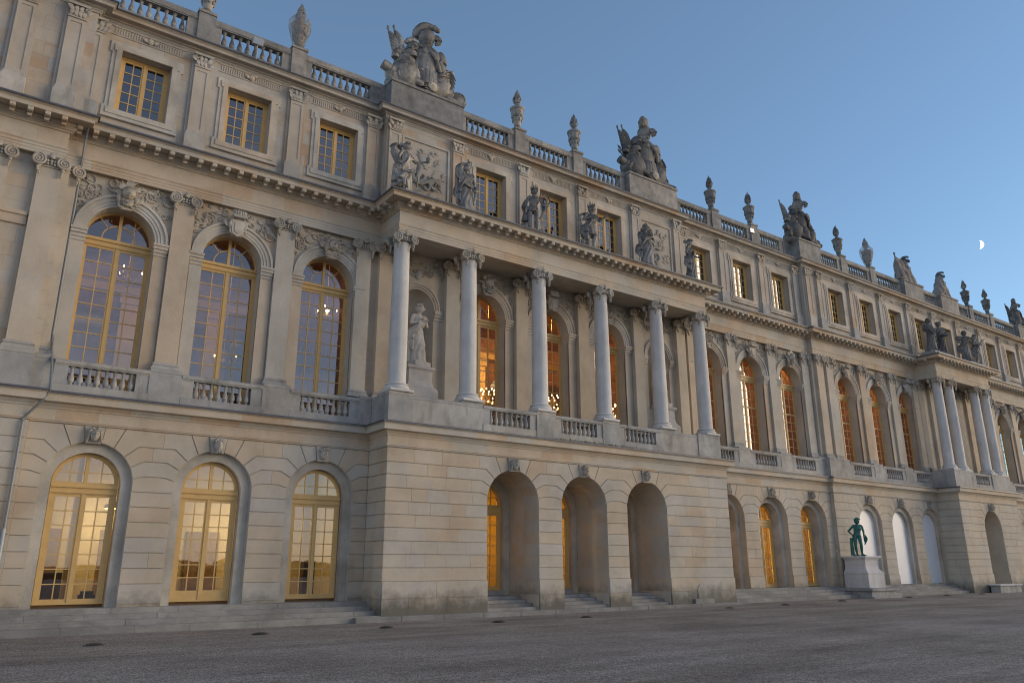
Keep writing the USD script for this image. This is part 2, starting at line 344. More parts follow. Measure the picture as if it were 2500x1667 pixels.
def arch_poly(c, w, spring, z0, n=20):
    """The outline of an arched opening in (x, z)."""
    a = np.linspace(0, PI, n)
    return Polygon([(c - w, z0), (c + w, z0)] + [(c + w * math.cos(t), spring + w * math.sin(t)) for t in a])


def ring_poly(c, r0, r1, spring, n=28):
    a = np.linspace(0, PI, n)
    return Polygon([(c + r1 * math.cos(t), spring + r1 * math.sin(t)) for t in a] + [(c + r0 * math.cos(t), spring + r0 * math.sin(t)) for t in a[::-1]])


def ashlar(poly, y0, y1, course=0.532, z0=0.0, lo=0.9, hi=1.7, gap=0.004, var=0.005):
    """Cuts a wall drawn in (x, z) into dressed stones with fine joints."""
    out = []
    bx0, bz0, bx1, bz1 = poly.bounds
    k = math.floor((bz0 - z0) / course)
    while z0 + k * course < bz1:
        a, b = z0 + k * course, z0 + (k + 1) * course
        row = poly.intersection(sbox(bx0, a + gap / 2, bx1, b - gap / 2))
        for g in getattr(row, 'geoms', [row]):
            if g.is_empty or g.geom_type != 'Polygon':
                continue
            x0, _, x1, _ = g.bounds
            n = max(1, round((x1 - x0) / RNG.uniform(lo, hi)))
            cuts = [x0 + (x1 - x0) * (q + RNG.uniform(-0.25, 0.25)) / n for q in range(1, n)]
            for c0, c1 in zip([x0 - 1] + cuts, cuts + [x1 + 1]):
                m = extrude_xz(g.intersection(sbox(c0 + gap / 2, -9, c1 - gap / 2, 99)), y0 - RNG.uniform(0, var), y1)
                if m is not None:
                    out.append(m)
        k += 1
    return out


def shows(m):
    """How large a stone shows from the court."""
    c = m.bounds.mean(0); e = m.extents
    d = c - CAM
    return (e[0] * abs(d[1]) + e[1] * abs(d[0])) / np.linalg.norm(d) * e[2] / (d @ d)


def stones(parent, name, ms, mat, most):
    """The stones that show largest are parts, the others are joined."""
    o = sorted(range(len(ms)), key=lambda k: -shows(ms[k]))
    keep = set(o[:most])
    for k, m in enumerate(ms):
        if k in keep:
            part(parent, name, m, mat)
    r = [ms[k] for k in range(len(ms)) if k not in keep]
    if r:
        part(parent, 'far_' + name + 's', cat(r), mat, kind='stuff')


def sweep_cut(path, profile, lo=1.3, hi=2.3, gap=0.003):
    """A moulding cut into lengths, corner stones whole."""
    P = [np.array(p, float) for p in path]
    out, cur = [], [P[0]]
    for a, b in zip(P[:-1], P[1:]):
        ln = np.linalg.norm(b - a); u = (b - a) / ln
        t = RNG.uniform(0.5, 1.0) if len(cur) > 1 or a is not P[0] else RNG.uniform(lo, hi)
        while t < ln - 0.6:
            out.append(sweep(cur + [a + u * (t - gap / 2)], profile))
            cur = [a + u * (t + gap / 2)]
            t += RNG.uniform(lo, hi) * (1.0 if a[0] < 36 else 1.5)
        cur.append(b)
    out.append(sweep(cur, profile))
    return out


# ------------------------------------------------------------------ the plan
BAY = 4.3
YG_L, YG_A, YG_W, YG_G, YG_F = -0.95, -2.43, -0.71, -0.98, -2.66          # ground-floor fronts: left corps, portico, wings, far wing, far portico
AX0, AX1 = 10.70, 32.30
PX, FX0, FX1, END = 45.2, 59.3, 69.3, 97.0
LX = -2.07
GF_PATH = [(-9, YG_L), (LX, YG_L), (LX, YG_W), (AX0, YG_W), (AX0, YG_A), (AX1, YG_A), (AX1, YG_W), (PX, YG_W), (PX, YG_G), (FX0, YG_G), (FX0, YG_F), (FX1, YG_F), (FX1, YG_G), (END, YG_G)]
EY_L, EY_W, EY_A, EY_G, EY_F = -0.62, -0.25, -2.1, -0.6, -2.3                 # entablature faces
EAX0, EAX1 = 11.0, 32.0
ENT_PATH = [(-9, EY_L), (-2.33, EY_L), (-2.33, EY_W), (EAX0, EY_W), (EAX0, EY_A), (EAX1, EY_A), (EAX1, EY_W), (PX + 0.05, EY_W), (PX + 0.05, EY_G), (59.7, EY_G), (59.7, EY_F), (68.9, EY_F), (68.9, EY_G), (END, EY_G)]
YA_L, YA_A, YA_G = -0.42, -0.40, -0.42
ATT_PATH = [(-9, YA_L), (-2.03, YA_L), (-2.03, 0), (10.9, 0), (10.9, YA_A), (32.1, YA_A), (32.1, 0), (PX + 0.1, 0), (PX + 0.1, YA_G), (END, YA_G)]
WING = [0.0, 4.3, 8.6]
AVANT = [17.2, 21.5, 25.8]
NICHE = [13.2, 29.8]
WING2 = [34.4, 38.7, 43.0]
GWING = [49.4, 53.7, 58.0]
FARB = [64.3]
GBEY = [70.9, 75.2, 79.5, 83.8, 88.1]
COLX = [11.35, 15.05, 19.35, 23.65, 27.95, 31.65]
COLY = -1.75
FCOLX = [60.15, 62.1, 66.5, 68.45]
FCOLY = -1.95
SPRING_G, RG = 4.92, 1.434
SPRING_M, RM = 14.5, 1.22
FLOOR = 0.87

# ------------------------------------------------------------------ ground
gx = np.r_[-400, -120, np.linspace(-40, 110, 76), 200, 500]
gy = np.r_[-400, -150, np.linspace(-60, -40, 5), np.linspace(-36, 4, 60), 60, 500]
GX, GY = np.meshgrid(gx, gy, indexing='ij')


def ground_z(x, y):
    rise = np.clip((x - 14) / 30, 0, 1); rise = rise * rise * (3 - 2 * rise)
    near = np.clip((y + 14) / 10, 0, 1)
    return 0.02 + 0.13 * rise * (0.3 + 0.7 * near)


GZ = ground_z(GX, GY) + 0.035 * (meshkit.fbm(np.stack([GX * 0.25, GY * 0.25, GX * 0], -1), 3, 5) - 0.5) * (np.abs(GX) < 130)
i, j = np.meshgrid(np.arange(len(gx) - 1), np.arange(len(gy) - 1), indexing='ij')
q = np.stack([i * len(gy) + j, (i + 1) * len(gy) + j, (i + 1) * len(gy) + j + 1, i * len(gy) + j + 1], -1).reshape(-1, 4)
ground = trimesh.Trimesh(np.stack([GX, GY, GZ], -1).reshape(-1, 3), np.vstack([q[:, [0, 1, 2]], q[:, [0, 2, 3]]]), process=False)
part('/World', 'gravel_ground', ground, 'gravel', smooth=True, kind='structure', label='wide brown grey gravel court in front of the palace')

# ------------------------------------------------------------------ the palace
PAL = thing('palace', 'long three storey pale limestone palace facade with tall arched windows and two columned porticoes', 'palace')

# --- ground-floor masonry
COURSES = [0.05, 0.86, 1.52] + [1.52 + 0.5286 * k for k in range(1, 7)]       # straight joints up to 4.70
TOP = 6.92
LINES = [(1.434, 5.14, 1.81, 5.245), (1.302, 5.55, 1.75, 5.79), (1.04, 5.893, 1.52, 6.31)]   # mitred joints: foot on the arch, knee


def band_polys(left, right):
    """The stone courses between x = left and right; each end is ('arch', centre) or ('edge', x)."""
    def low(side, z):
        kind, c = side
        return [(c, z)] if kind == 'edge' else None
    bands = []
    l_arch, r_arch = left[0] == 'arch', right[0] == 'arch'
    lx = left[1] + (RG if l_arch else 0); rx = right[1] - (RG if r_arch else 0)
    for a, b in zip(COURSES[:-1], COURSES[1:]):
        bands.append(Polygon([(lx, a), (rx, a), (rx, b), (lx, b)]))
    line = [[(lx, COURSES[-1]), (rx, COURSES[-1])]]
    for fx, fz, kx, kz in LINES:
        pts = []
        pts += [(left[1] + fx, fz), (left[1] + kx, kz)] if l_arch else [(lx, kz)]
        pts += [(right[1] - kx, kz), (right[1] - fx, fz)] if r_arch else [(rx, kz)]
        line.append(pts)
    top = [(left[1] + 0.68, 6.17), (left[1] + 1.01, TOP)] if l_arch else [(lx, TOP)]
    top += [(right[1] - 1.01, TOP), (right[1] - 0.68, 6.17)] if r_arch else [(rx, TOP)]
    line.append(top)
    for a, b in zip(line[:-1], line[1:]):
        bands.append(Polygon(a + b[::-1]).buffer(0))
    if l_arch:
        c = left[1]; bands.append(Polygon([(c + 0.25, 6.2), (c + 0.68, 6.17), (c + 1.01, TOP), (c + 0.335, TOP)]))
    if r_arch:
        c = right[1]; bands.append(Polygon([(c - 0.25, 6.2), (c - 0.335, TOP), (c - 1.01, TOP), (c - 0.68, 6.17)]))
    return bands


BLOCKS = []      # (mesh, size as it shows)


def lay(left, right, yf, depth=0.07, lo=0.9, hi=1.75):
    """Cuts the courses of one stretch of wall into blocks that stand proud of the backing."""
    arches = [unary_union([Point(s[1], SPRING_G).buffer(RG, 40), sbox(s[1] - RG, -1, s[1] + RG, SPRING_G)]) for s in (left, right) if s[0] == 'arch']
    cut = unary_union(arches) if arches else None
    for k, b in enumerate(band_polys(left, right)):
        if cut is not None:
            b = b.difference(cut)
        x0, z0, x1, z1 = b.bounds
        plinth = z1 < 1.6
        b = b.buffer(-0.017 if not plinth else -0.004, join_style=2)
        if b.is_empty:
            continue
        n = max(1, round((x1 - x0) / RNG.uniform(lo, hi)))
        cuts = [x0 + (x1 - x0) * (q + RNG.uniform(-0.22, 0.22)) / n for q in range(1, n)]
        for a, c in zip([x0 - 1] + cuts, cuts + [x1 + 1]):
            s = b.intersection(sbox(a + 0.003, z0 - 1, c - 0.003, z1 + 1))
            for g in getattr(s, 'geoms', [s]):
                if g.area < 0.01:
                    continue
                off = 0.05 if plinth else 0.0
                m = extrude_xz(g.simplify(0.004), yf - off + RNG.uniform(-0.004, 0.004), yf + depth)
                d = math.hypot(g.centroid.x - CAM[0], yf - CAM[1])
                BLOCKS.append((m, g.area / d ** 2 * abs(yf - CAM[1]) / d, plinth))


def stretch(arches, x0, x1, yf):
    ends = [('edge', x0)] + [('arch', c) for c in arches] + [('edge', x1)]
    for a, b in zip(ends[:-1], ends[1:]):
        lay(a, b, yf)


stretch([], -9, LX, YG_L)
stretch(WING, LX, AX0, YG_W)
stretch(AVANT, AX0, AX1, YG_A)
stretch(WING2, AX1, PX, YG_W)
stretch(GWING, PX, FX0, YG_G)
stretch(FARB, FX0, FX1, YG_F)
stretch(GBEY, FX1, END, YG_G)


def lay_side(x, y0, y1, out):
    """Blocks on a return wall that faces -x (out=-1)."""
    cs = COURSES + [5.245, 5.79, 6.31, TOP]
    for k, (a, b) in enumerate(zip(cs[:-1], cs[1:])):
        pl = b < 1.6
        g = 0.017 if not pl else 0.004
        ym = (y0 + y1) / 2 + RNG.uniform(-0.2, 0.2)
        for p, q_ in ((y0, ym), (ym, y1)):
            m = bx(x - (0.05 if pl else 0.0), x + 0.07, p + (0.004 if p != y0 else 0.0), q_ - 0.003, a + g, b - g)
            d = math.hypot(x - CAM[0], p - CAM[1])
            BLOCKS.append((m, (q_ - p) * (b - a) / d ** 2 * 0.4, pl))


lay_side(AX0, YG_A + 0.005, YG_W, -1)
lay_side(FX0, YG_F + 0.005, YG_G, -1)
lay_side(PX, YG_G + 0.005, YG_W, -1)

order = sorted(range(len(BLOCKS)), key=lambda k: -BLOCKS[k][1])
singles = set(order[:298])
gfw = group_part(PAL, 'ground_floor_wall')
rest = []
for k, (m, s, pl) in enumerate(BLOCKS):
    if k in singles:
        part(gfw, 'stone_block', m, 'block')
    else:
        rest.append(m)


def backing(arches, x0, x1, y0, y1, z0=0.0, z1=TOP, r=RG):
    p = sbox(x0, z0, x1, z1)
    for c in arches:
        p = p.difference(arch_poly(c, r, SPRING_G, z0 - 1, 28))
    return extrude_xz(p, y0, y1)


def backs(yf, arches, x0, x1, deep):
    return backing(arches, x0, x1, yf + 0.05, yf + deep)


for m_ in (bx(-9, LX, YG_L + 0.05, YG_W + 0.2, 0, TOP), backs(YG_W, WING, LX, AX0 + 0.1, 0.24), backs(YG_W, WING2, AX1 - 0.1, PX + 0.1, 0.42), backs(YG_G, GWING, PX + 0.05, FX0 + 0.1, 0.24),
                             backs(YG_F, FARB, FX0 + 0.05, FX1, 2.0), backs(YG_G, GBEY, FX1 - 0.05, END, 0.24), bx(AX1 - 0.3, AX1 - 0.01, YG_A + 0.1, YG_W + 0.1, 0, TOP)):
    part(gfw, 'wall_core', m_, 'stone')
# smaller stones: joined
part(gfw, 'far_stone_blocks', cat(rest), 'block', kind='stuff')
# portico passages: walls, vaults and piers behind the three arches, cut in courses
core = backing(AVANT, AX0 + 0.05, AX1 - 0.02, YG_A + 0.05, -0.08)
part(gfw, 'portico_core', core, 'stone')
pas = []
for c in AVANT:
    for sx in (-1, 1):
        for a, b in zip(COURSES[1:-1], COURSES[2:]):
            xw = c + sx * (RG - 0.012)
            y_ = YG_A + 0.1
            while y_ < -0.12:
                y2 = min(y_ + RNG.uniform(0.7, 1.2), -0.09)
                pas.append(bx(min(xw, xw + sx * 0.05), max(xw, xw + sx * 0.05), y_ + 0.004, y2 - 0.003, a + 0.015, b - 0.015))
                y_ = y2
    angs = np.linspace(0, PI, 12)
    for a0, a1 in zip(angs[:-1], angs[1:]):
        g = 0.010
        a_ = np.linspace(a0 + g, a1 - g, 4)
        pp = Polygon([(c + (RG - 0.012) * math.cos(t), SPRING_G + (RG - 0.012) * math.sin(t)) for t in a_] + [(c + (RG + 0.04) * math.cos(t), SPRING_G + (RG + 0.04) * math.sin(t)) for t in a_[::-1]])
        y_ = YG_A + 0.1
        while y_ < -0.12:
            y2 = min(y_ + RNG.uniform(0.8, 1.2), -0.09)
            pas.append(extrude_xz(pp, y_ + 0.004, y2 - 0.004)); y_ = y2
for m in pas:
    part(gfw, 'passage_stone', m, 'block')

# rings of plain stone set back inside each arch
RIN = 1.1
for c, y0, y1 in [(c, YG_W + 0.2, -0.14) for c in WING] + [(c, YG_W + 0.39, 0.36) for c in WING2] + [(c, YG_G + 0.2, -0.3) for c in GWING + GBEY] + [(c, -0.075, 0.25) for c in AVANT] :
    p = arch_poly(c, RG + 0.04, SPRING_G, 0.6, 28).difference(arch_poly(c, RIN, SPRING_G - 0.02, 0, 28))
    part(PAL, 'arch_surround', extrude_xz(p, y0, y1), 'pale')

# --- string course and cornice above the ground floor
sc = group_part(PAL, 'ground_floor_cornice')
stones(sc, 'string_stone', sweep_cut(GF_PATH, [(0, 7.05), (0.075, 7.035), (0.075, 6.985), (0.045, 6.965), (0.045, 6.93), (0, 6.915)]), 'stone', 40)
stones(sc, 'frieze_stone', sweep_cut(GF_PATH, [(0, 7.42), (0.012, 7.40), (0.012, 7.05), (0, 7.045)]), 'stone', 40)
stones(sc, 'bed_stone', sweep_cut(GF_PATH, [(0, 7.60), (0.17, 7.595), (0.16, 7.56), (0.10, 7.49), (0.06, 7.46), (0.05, 7.42), (0.03, 7.40), (0, 7.395)]), 'stone', 30)
stones(sc, 'corona_stone', sweep_cut(GF_PATH, [(-0.1, 7.93), (0.40, 7.90), (0.385, 7.86), (0.35, 7.845), (0.35, 7.62), (0.335, 7.60), (0, 7.598)]), 'stone', 40)
part(sc, 'lead_capping', sweep(GF_PATH, [(-0.4, 7.985), (0.41, 7.975), (0.44, 7.955), (0.445, 7.89), (0.425, 7.885), (0.40, 7.905), (-0.1, 7.934)]), 'lead')

# --- windows ----------------------------------------------------------------------------------------------------
PANES_LEFT = [290]


def window(name, c, y, w, z0, spring, arched, rows, transom=None, midbar=None, single=False, sides=2, label=None, glass='glass', bottom=0.12, fan='radial'):
    """A painted two-leaf French window: frame, leaves, glazing bars, panes; arched: a fan light above the transom at z = transom."""
    root = group_part(PAL, name, label)
    F, B, PN = [], [], []
    ft = 0.11
    tb = 0.24
    t0 = transom if arched else None
    ztop = (transom - tb) if arched else spring
    # fixed frame
    F += [bx(c - w, c - w + ft, y - 0.05, y + 0.09, z0, ztop), bx(c + w - ft, c + w, y - 0.05, y + 0.09, z0, ztop), bx(c - w + ft, c + w - ft, y - 0.05, y + 0.09, z0, z0 + 0.06)]
    if arched:
        F += [bx(c - w, c + w, y - 0.06, y + 0.09, transom - tb, transom + 0.12), bx(c - w, c + w, y - 0.12, y - 0.055, transom - 0.02, transom + 0.07), bx(c - w, c + w, y - 0.09, y - 0.055, transom - 0.21, transom - 0.15)]
        hole = arch_poly(c, w - ft, spring, spring - 2, 24).intersection(sbox(c - w, transom + 0.12, c + w, 99))
        F.append(extrude_xz(arch_poly(c, w, spring, spring - 2, 24).intersection(sbox(c - w, transom + 0.12, c + w, 99)).difference(hole), y - 0.05, y + 0.09))
    else:
        F.append(bx(c - w + ft, c + w - ft, y - 0.05, y + 0.09, ztop - ft, ztop))
    part(root, 'frame', cat(F), 'paint')
    # leaves
    zb, zt = z0 + 0.06, ztop - (0.0 if arched else ft)
    for s in (-1, 1):
        xa, xb = (c - w + ft, c - 0.012) if s < 0 else (c + 0.012, c + w - ft)
        st = 0.10
        lf = [bx(xa, xa + st, y - 0.03, y + 0.03, zb, zt), bx(xb - st, xb, y - 0.03, y + 0.03, zb, zt), bx(xa + st, xb - st, y - 0.03, y + 0.03, zb, zb + bottom), bx(xa + st, xb - st, y - 0.03, y + 0.03, zt - 0.09, zt)]
        gx0, gx1, gz0, gz1 = xa + st, xb - st, zb + bottom, zt - 0.09
        bars = []
        for k in range(1, sides):
            xm = gx0 + (gx1 - gx0) * k / sides
            bars.append(bx(xm - 0.018, xm + 0.018, y - 0.025, y + 0.02, gz0, gz1))
        for k in range(1, rows):
            zm = gz0 + (gz1 - gz0) * k / rows
            th = 0.055 if midbar and k == rows - midbar else 0.018
            bars.append(bx(gx0, gx1, y - 0.028, y + 0.021, zm - th, zm + th))
        part(root, 'leaf', cat(lf), 'paint')
        part(root, 'glazing_bars', cat(bars), 'paint')
        for k in range(rows):
            for q_ in range(sides):
                PN.append(bx(gx0 + (gx1 - gx0) * q_ / sides, gx0 + (gx1 - gx0) * (q_ + 1) / sides, y - 0.004, y + 0.002, gz0 + (gz1 - gz0) * k / rows, gz0 + (gz1 - gz0) * (k + 1) / rows))
    part(root, 'astragal', bx(c - 0.05, c + 0.05, y - 0.06, y - 0.031, zb, zt), 'paint')
    if arched:
        hb = []
        zf = transom + 0.12
        R = w - ft
        hb.append(bx(c - 0.06, c + 0.06, y - 0.055, y + 0.05, zf, spring + R + 0.01))
        gl = arch_poly(c, R, spring, spring - 2, 24).intersection(sbox(c - w, zf, c + w, 99))
        if fan == 'radial':
            ri = R * 0.52
            hb.append(extrude_xz(ring_poly(c, ri - 0.022, ri + 0.022, zf + 0.02, 20), y - 0.03, y + 0.03))
            for t in (PI * 0.27, PI * 0.73):
                u, v_ = np.array([math.cos(t), math.sin(t)]), np.array([-math.sin(t), math.cos(t)]) * 0.018
                o = np.array([c, zf])
                hb.append(extrude_xz(Polygon([o + u * ri + v_, o + u * (R * 1.12) + v_, o + u * (R * 1.12) - v_, o + u * ri - v_]).intersection(gl), y - 0.03, y + 0.03))
        else:
            for s in (-1, 1):
                hb.append(extrude_xz(sbox(c + s * R * 0.52 - 0.016, zf, c + s * R * 0.52 + 0.016, 99).intersection(gl), y - 0.03, y + 0.02))
            hb.append(extrude_xz(sbox(c - w, spring + 0.38, c + w, spring + 0.412).intersection(gl), y - 0.033, y + 0.021))
            hb.append(bx(c - w + ft, c + w - ft, y - 0.04, y + 0.03, zf, zf + 0.06))
        part(root, 'fan_light_bars', cat(hb), 'paint')
        for s in (-1, 1):
            half = gl.intersection(sbox(c if s > 0 else c - w, 0, c + w if s > 0 else c, 99))
            PN.append(extrude_xz(half, y - 0.004, y + 0.002))
    if single and PANES_LEFT[0] >= len(PN):
        PANES_LEFT[0] -= len(PN)
        for m in PN:
            part(root, 'pane', m, glass)
    else:
        part(root, 'glazing', cat(PN), glass)
    return root


for k, c in enumerate(WING):
    window('ground_floor_window', c, -0.2, 1.06, FLOOR, SPRING_G, True, 7, transom=4.80, single=True, fan='grid', bottom=(0.12, 0.33, 0.12)[k])
for k, c in enumerate(WING):
    window('arched_window', c, 0.65, 1.27, 8.15, SPRING_M, True, 10, transom=14.42, single=True)
for c in AVANT:
    window('ground_floor_window', c, 0.18, 1.06, FLOOR + 0.15, SPRING_G, True, 7, transom=4.80, fan='grid')
for c in AVANT:
    window('arched_window', c, 0.65, 1.27, 8.15, SPRING_M, True, 10, transom=14.42)
for c in WING2:
    window('ground_floor_window', c, 0.28, 1.06, FLOOR, SPRING_G, True, 7, transom=4.80, fan='grid')
for c in WING2:
    window('arched_window', c, 0.65, 1.27, 8.15, SPRING_M, True, 10, transom=14.42, midbar=3)
for c in GWING + GBEY[:3] + FARB:
    window('arched_window', c, 0.3, 1.27, 8.15, SPRING_M, True, 10, transom=14.42, midbar=3)
for c in WING:
    window('attic_window', c, 0.42, 0.96, 19.86, 22.58, False, 5, single=True)
for c in AVANT + WING2:
    window('attic_window', c, 0.42 + (YA_A if c in AVANT else 0), 0.96, 19.86, 22.58, False, 5)
for c in GWING + FARB + [66.6, 62.2] + GBEY:
    if c != 64.3:
        window('attic_window', c, 0.0, 0.96, 19.86, 22.58, False, 5)
# blank boards closing the three arches of the far wing
for c in GWING:
    part(PAL, 'white_board', extrude_xz(arch_poly(c, RIN, SPRING_G - 0.02, FLOOR, 28), YG_G + 0.42, YG_G + 0.47), 'white_panel')
for c in GBEY:
    part(PAL, 'blind_wall', bx(c - 1.2, c + 1.2, YG_G + 0.5, YG_G + 0.6, 0, 6.6), 'stone')
for c in FARB:
    part(PAL, 'blind_wall', bx(c - 1.5, c + 1.5, YG_F + 1.9, YG_F + 2.0, 0, 6.6), 'stone')

# --- main storey ---------------------------------------------------------------------------------------------------
main = group_part(PAL, 'main_storey_wall')


MAINST = []


def main_wall(name, cs, x0, x1, y, niches=()):
    p = sbox(x0, 7.9, x1, 17.0)
    for c in cs:
        p = p.difference(arch_poly(c, RM, SPRING_M, 7, 28))
    for c in niches:
        p = p.difference(arch_poly(c, 0.92, 14.2, 11.0, 28))
    MAINST.extend(ashlar(p, y, y + 0.62))


main_wall('wall_panel', WING, -2.1, 11.0, 0.0)
main_wall('wall_panel', AVANT, 11.0, 32.0, 0.0, NICHE)
main_wall('wall_panel', WING2, 32.0, PX + 0.1, 0.0)
main_wall('wall_panel', GWING, PX + 0.1, 59.9, -0.35)
main_wall('wall_panel', FARB, 59.9, 68.7, -0.35)
main_wall('wall_panel', GBEY, 68.7, END, -0.35)
MAINST.extend(ashlar(sbox(-9, 7.9, -2.1, 17.0), -0.37, 0.2))
stones(main, 'ashlar_stone', MAINST, 'stone', 150)
part(main, 'impost_band', cat(bx(-9, -3.2, -0.45, -0.37, 14.0, 14.35), bx(-9, -3.2, -0.50, -0.37, 14.35, 14.5)), 'stone')
# niches: half-domed recesses
for c in NICHE:
    r = 0.92
    th = np.linspace(0, PI, 17)
    zs = np.linspace(11.0, 14.2, 6)
    v, f = [], []
    rows_ = [[(c + r * math.cos(t), 0.02 + 0.75 * math.sin(t), z) for t in th] for z in zs]
    rows_ += [[(c + r * math.cos(e) * math.cos(t), 0.02 + 0.75 * math.cos(e) * math.sin(t), 14.2 + r * math.sin(e)) for t in th] for e in np.linspace(0.15, PI / 2, 8)]
    for rw in rows_:
        v += rw
    n_ = len(th)
    for a in range(len(rows_) - 1):
        for b in range(n_ - 1):
            q0 = a * n_ + b
            f += [[q0, q0 + 1, q0 + n_ + 1], [q0, q0 + n_ + 1, q0 + n_]]
    part(PAL, 'niche', trimesh.Trimesh(np.array(v), np.array(f), process=False), 'stone', smooth=40)

# archivolts, imposts, keystones, spandrel reliefs
ARCHV = [(RM, 1.32, 0.05), (1.32, 1.44, 0.075), (1.44, 1.60, 0.10), (1.60, 1.70, 0.15)]
av_local = cat([extrude_xz(ring_poly(0, a, b, SPRING_M, 30), -d, 0.012) for a, b, d in ARCHV])
AV = arr(av_local)


def impost(x0, x1, y):
    return [bx(x0 - 0.01, x1 + 0.01, y - 0.09, y + 0.4, 14.0, 14.14), bx(x0 - 0.025, x1 + 0.02, y - 0.13, y + 0.4, 14.14, 14.28), bx(x0 - 0.05, x1 + 0.03, y - 0.18, y + 0.4, 14.28, 14.41), bx(x0 - 0.065, x1 + 0.04, y - 0.22, y + 0.4, 14.41, 14.50)]


def spiral(cx, cz, r, turns, y, start=0.0, sgn=1, rad=0.045, n=26):
    t = np.linspace(0, 1, n)
    a = start + sgn * turns * 2 * PI * t
    rr = r * (1 - 0.85 * t)
    return tube(np.column_stack([cx + rr * np.cos(a), np.full(n, y) - 0.02 * np.sin(PI * t), cz + rr * np.sin(a)]), rad * (1 - 0.55 * t), 6, up=(0, 1, 0))


def leaf(x, z, ang, ln, y, wd=0.35):
    n = 7
    t = np.linspace(0, 1, n)
    bend = 0.25 * np.sin(PI * t) * ln * RNG.choice((-1, 1))
    px = x + np.cos(ang) * ln * t - np.sin(ang) * bend
    pz = z + np.sin(ang) * ln * t + np.cos(ang) * bend
    return tube(np.column_stack([px, y - 0.05 * np.sin(PI * t), pz]), np.maximum(0.012, ln * wd * 0.5 * np.sin(PI * np.clip(t + 0.08, 0, 1)) ** 0.8), 6, flat=0.22, up=(0, 1, 0))


def spandrel(c, s, y, rin, xlim, zlo, zhi, n=16):
    """Carved scrolls and leaves in the corner between arch and pilaster."""
    out = []
    spr = SPRING_M
    for _ in range(400):
        if len(out) >= n:
            break
        x = RNG.uniform(0.15, xlim); z = RNG.uniform(zlo, zhi)
        d = math.hypot(x, z - spr)
        if d < rin + 0.1 or x > xlim - 0.08:
            continue
        room = min(d - rin, xlim - x, zhi - z + 0.1)
        if room < 0.05:
            continue
        if RNG.random() < 0.42:
            out.append(spiral(c + s * x, z, min(0.26, room * 0.95), RNG.uniform(1.1, 1.7), y, RNG.uniform(0, 6.28), RNG.choice((-1, 1)), 0.034))
        elif RNG.random() < 0.75:
            tang = math.atan2(-(x), (z - spr)) if RNG.random() < 0.6 else RNG.uniform(0, 6.28)
            out.append(leaf(c + s * x, z, math.atan2(math.sin(tang), s * math.cos(tang)), min(0.5, 0.18 + room), y))
        else:
            out.append(ball((c + s * x, y, z), (min(0.13, room) * RNG.uniform(.6, 1), 0.045, min(0.13, room) * RNG.uniform(.6, 1)), 1))
    return cat(out)


def helmet_key(style):
    """A carved keystone: a bracket under a plumed helmet, a crown or a mask, with hanging scroll sides; origin at the crown of the arch."""
    o = [extrude_xz(Polygon([(-0.2, -0.28), (0.2, -0.28), (0.27, 0.55), (-0.27, 0.55)]), -0.2, 0.0)]
    for s in (-1, 1):
        o.append(spiral(s * 0.22, -0.1, 0.13, 1.2, -0.2, 0, s, 0.05)); o.append(leaf(s * 0.2, 0.15, PI / 2 - s * 0.9, 0.45, -0.14, 0.5))
        o.append(tube([(s * 0.25, -0.16, 0.5), (s * 0.34, -0.2, 0.2), (s * 0.28, -0.2, -0.12)], [0.07, 0.10, 0.04], 6))
    if style == 0:
        o += [ball((0, -0.27, 0.42), (0.24, 0.22, 0.28)), ball((0, -0.38, 0.28), (0.19, 0.12, 0.07), 1), tube([(0, -0.42, 0.42), (0, -0.5, 0.3), (0, -0.44, 0.2)], [0.05, 0.045, 0.03], 6)]
        for k in range(9):
            a = (k - 4) * 0.26
            o.append(leaf(0.12 * math.sin(a), 0.62, PI / 2 - a * 1.3, 0.36, -0.25, 0.35))
        o.append(tube([(-0.2, -0.4, 0.08), (0, -0.44, -0.06), (0.2, -0.4, 0.08)], 0.035, 6))
        o.append(ball((0, -0.3, -0.02), (0.19, 0.09, 0.16), 1))
    elif style == 1:
        o.append(extrude_xz(Polygon([(-0.23, 0.5), (0.23, 0.5), (0.30, 0.62), (-0.30, 0.62)]), -0.42, -0.02))
        for k in range(7):
            a = (k - 3) * 0.3
            o += [ball((0.29 * math.sin(a * 1.15), -0.2 - 0.2 * math.cos(a), 0.74), (0.055, 0.055, 0.12), 1)]
        o += [extrude_xz(Polygon([(-0.24, -0.2), (0, -0.32), (0.24, -0.2), (0.27, 0.42), (-0.27, 0.42)]), -0.27, -0.15), ball((0, -0.3, 0.72), (0.16, 0.14, 0.16), 1)]
        o.append(extrude_xz(Polygon([(-0.14, -0.1), (0, -0.2), (0.14, -0.1), (0.15, 0.3), (-0.15, 0.3)]), -0.30, -0.26))
    else:
        o += [ball((0, -0.26, 0.36), (0.22, 0.2, 0.28)), tube([(0, -0.44, 0.42), (0, -0.5, 0.34), (0, -0.46, 0.28)], [0.03, 0.045, 0.03], 6), ball((-0.08, -0.43, 0.43), 0.04, 1), ball((0.08, -0.43, 0.43), 0.04, 1), ball((0, -0.42, 0.2), (0.1, 0.06, 0.035), 1)]
        for k in range(14):
            a = (k - 6.5) * 0.36
            o.append(ball((0.27 * math.sin(a), -0.2, 0.40 + 0.30 * math.cos(a)), (0.08, 0.12, 0.09), 1))
        for s in (-1, 1):
            o.append(leaf(s * 0.24, 0.3, PI / 2 - s * 1.2, 0.42, -0.12, 0.5))
    return arr(cat(o), 35)


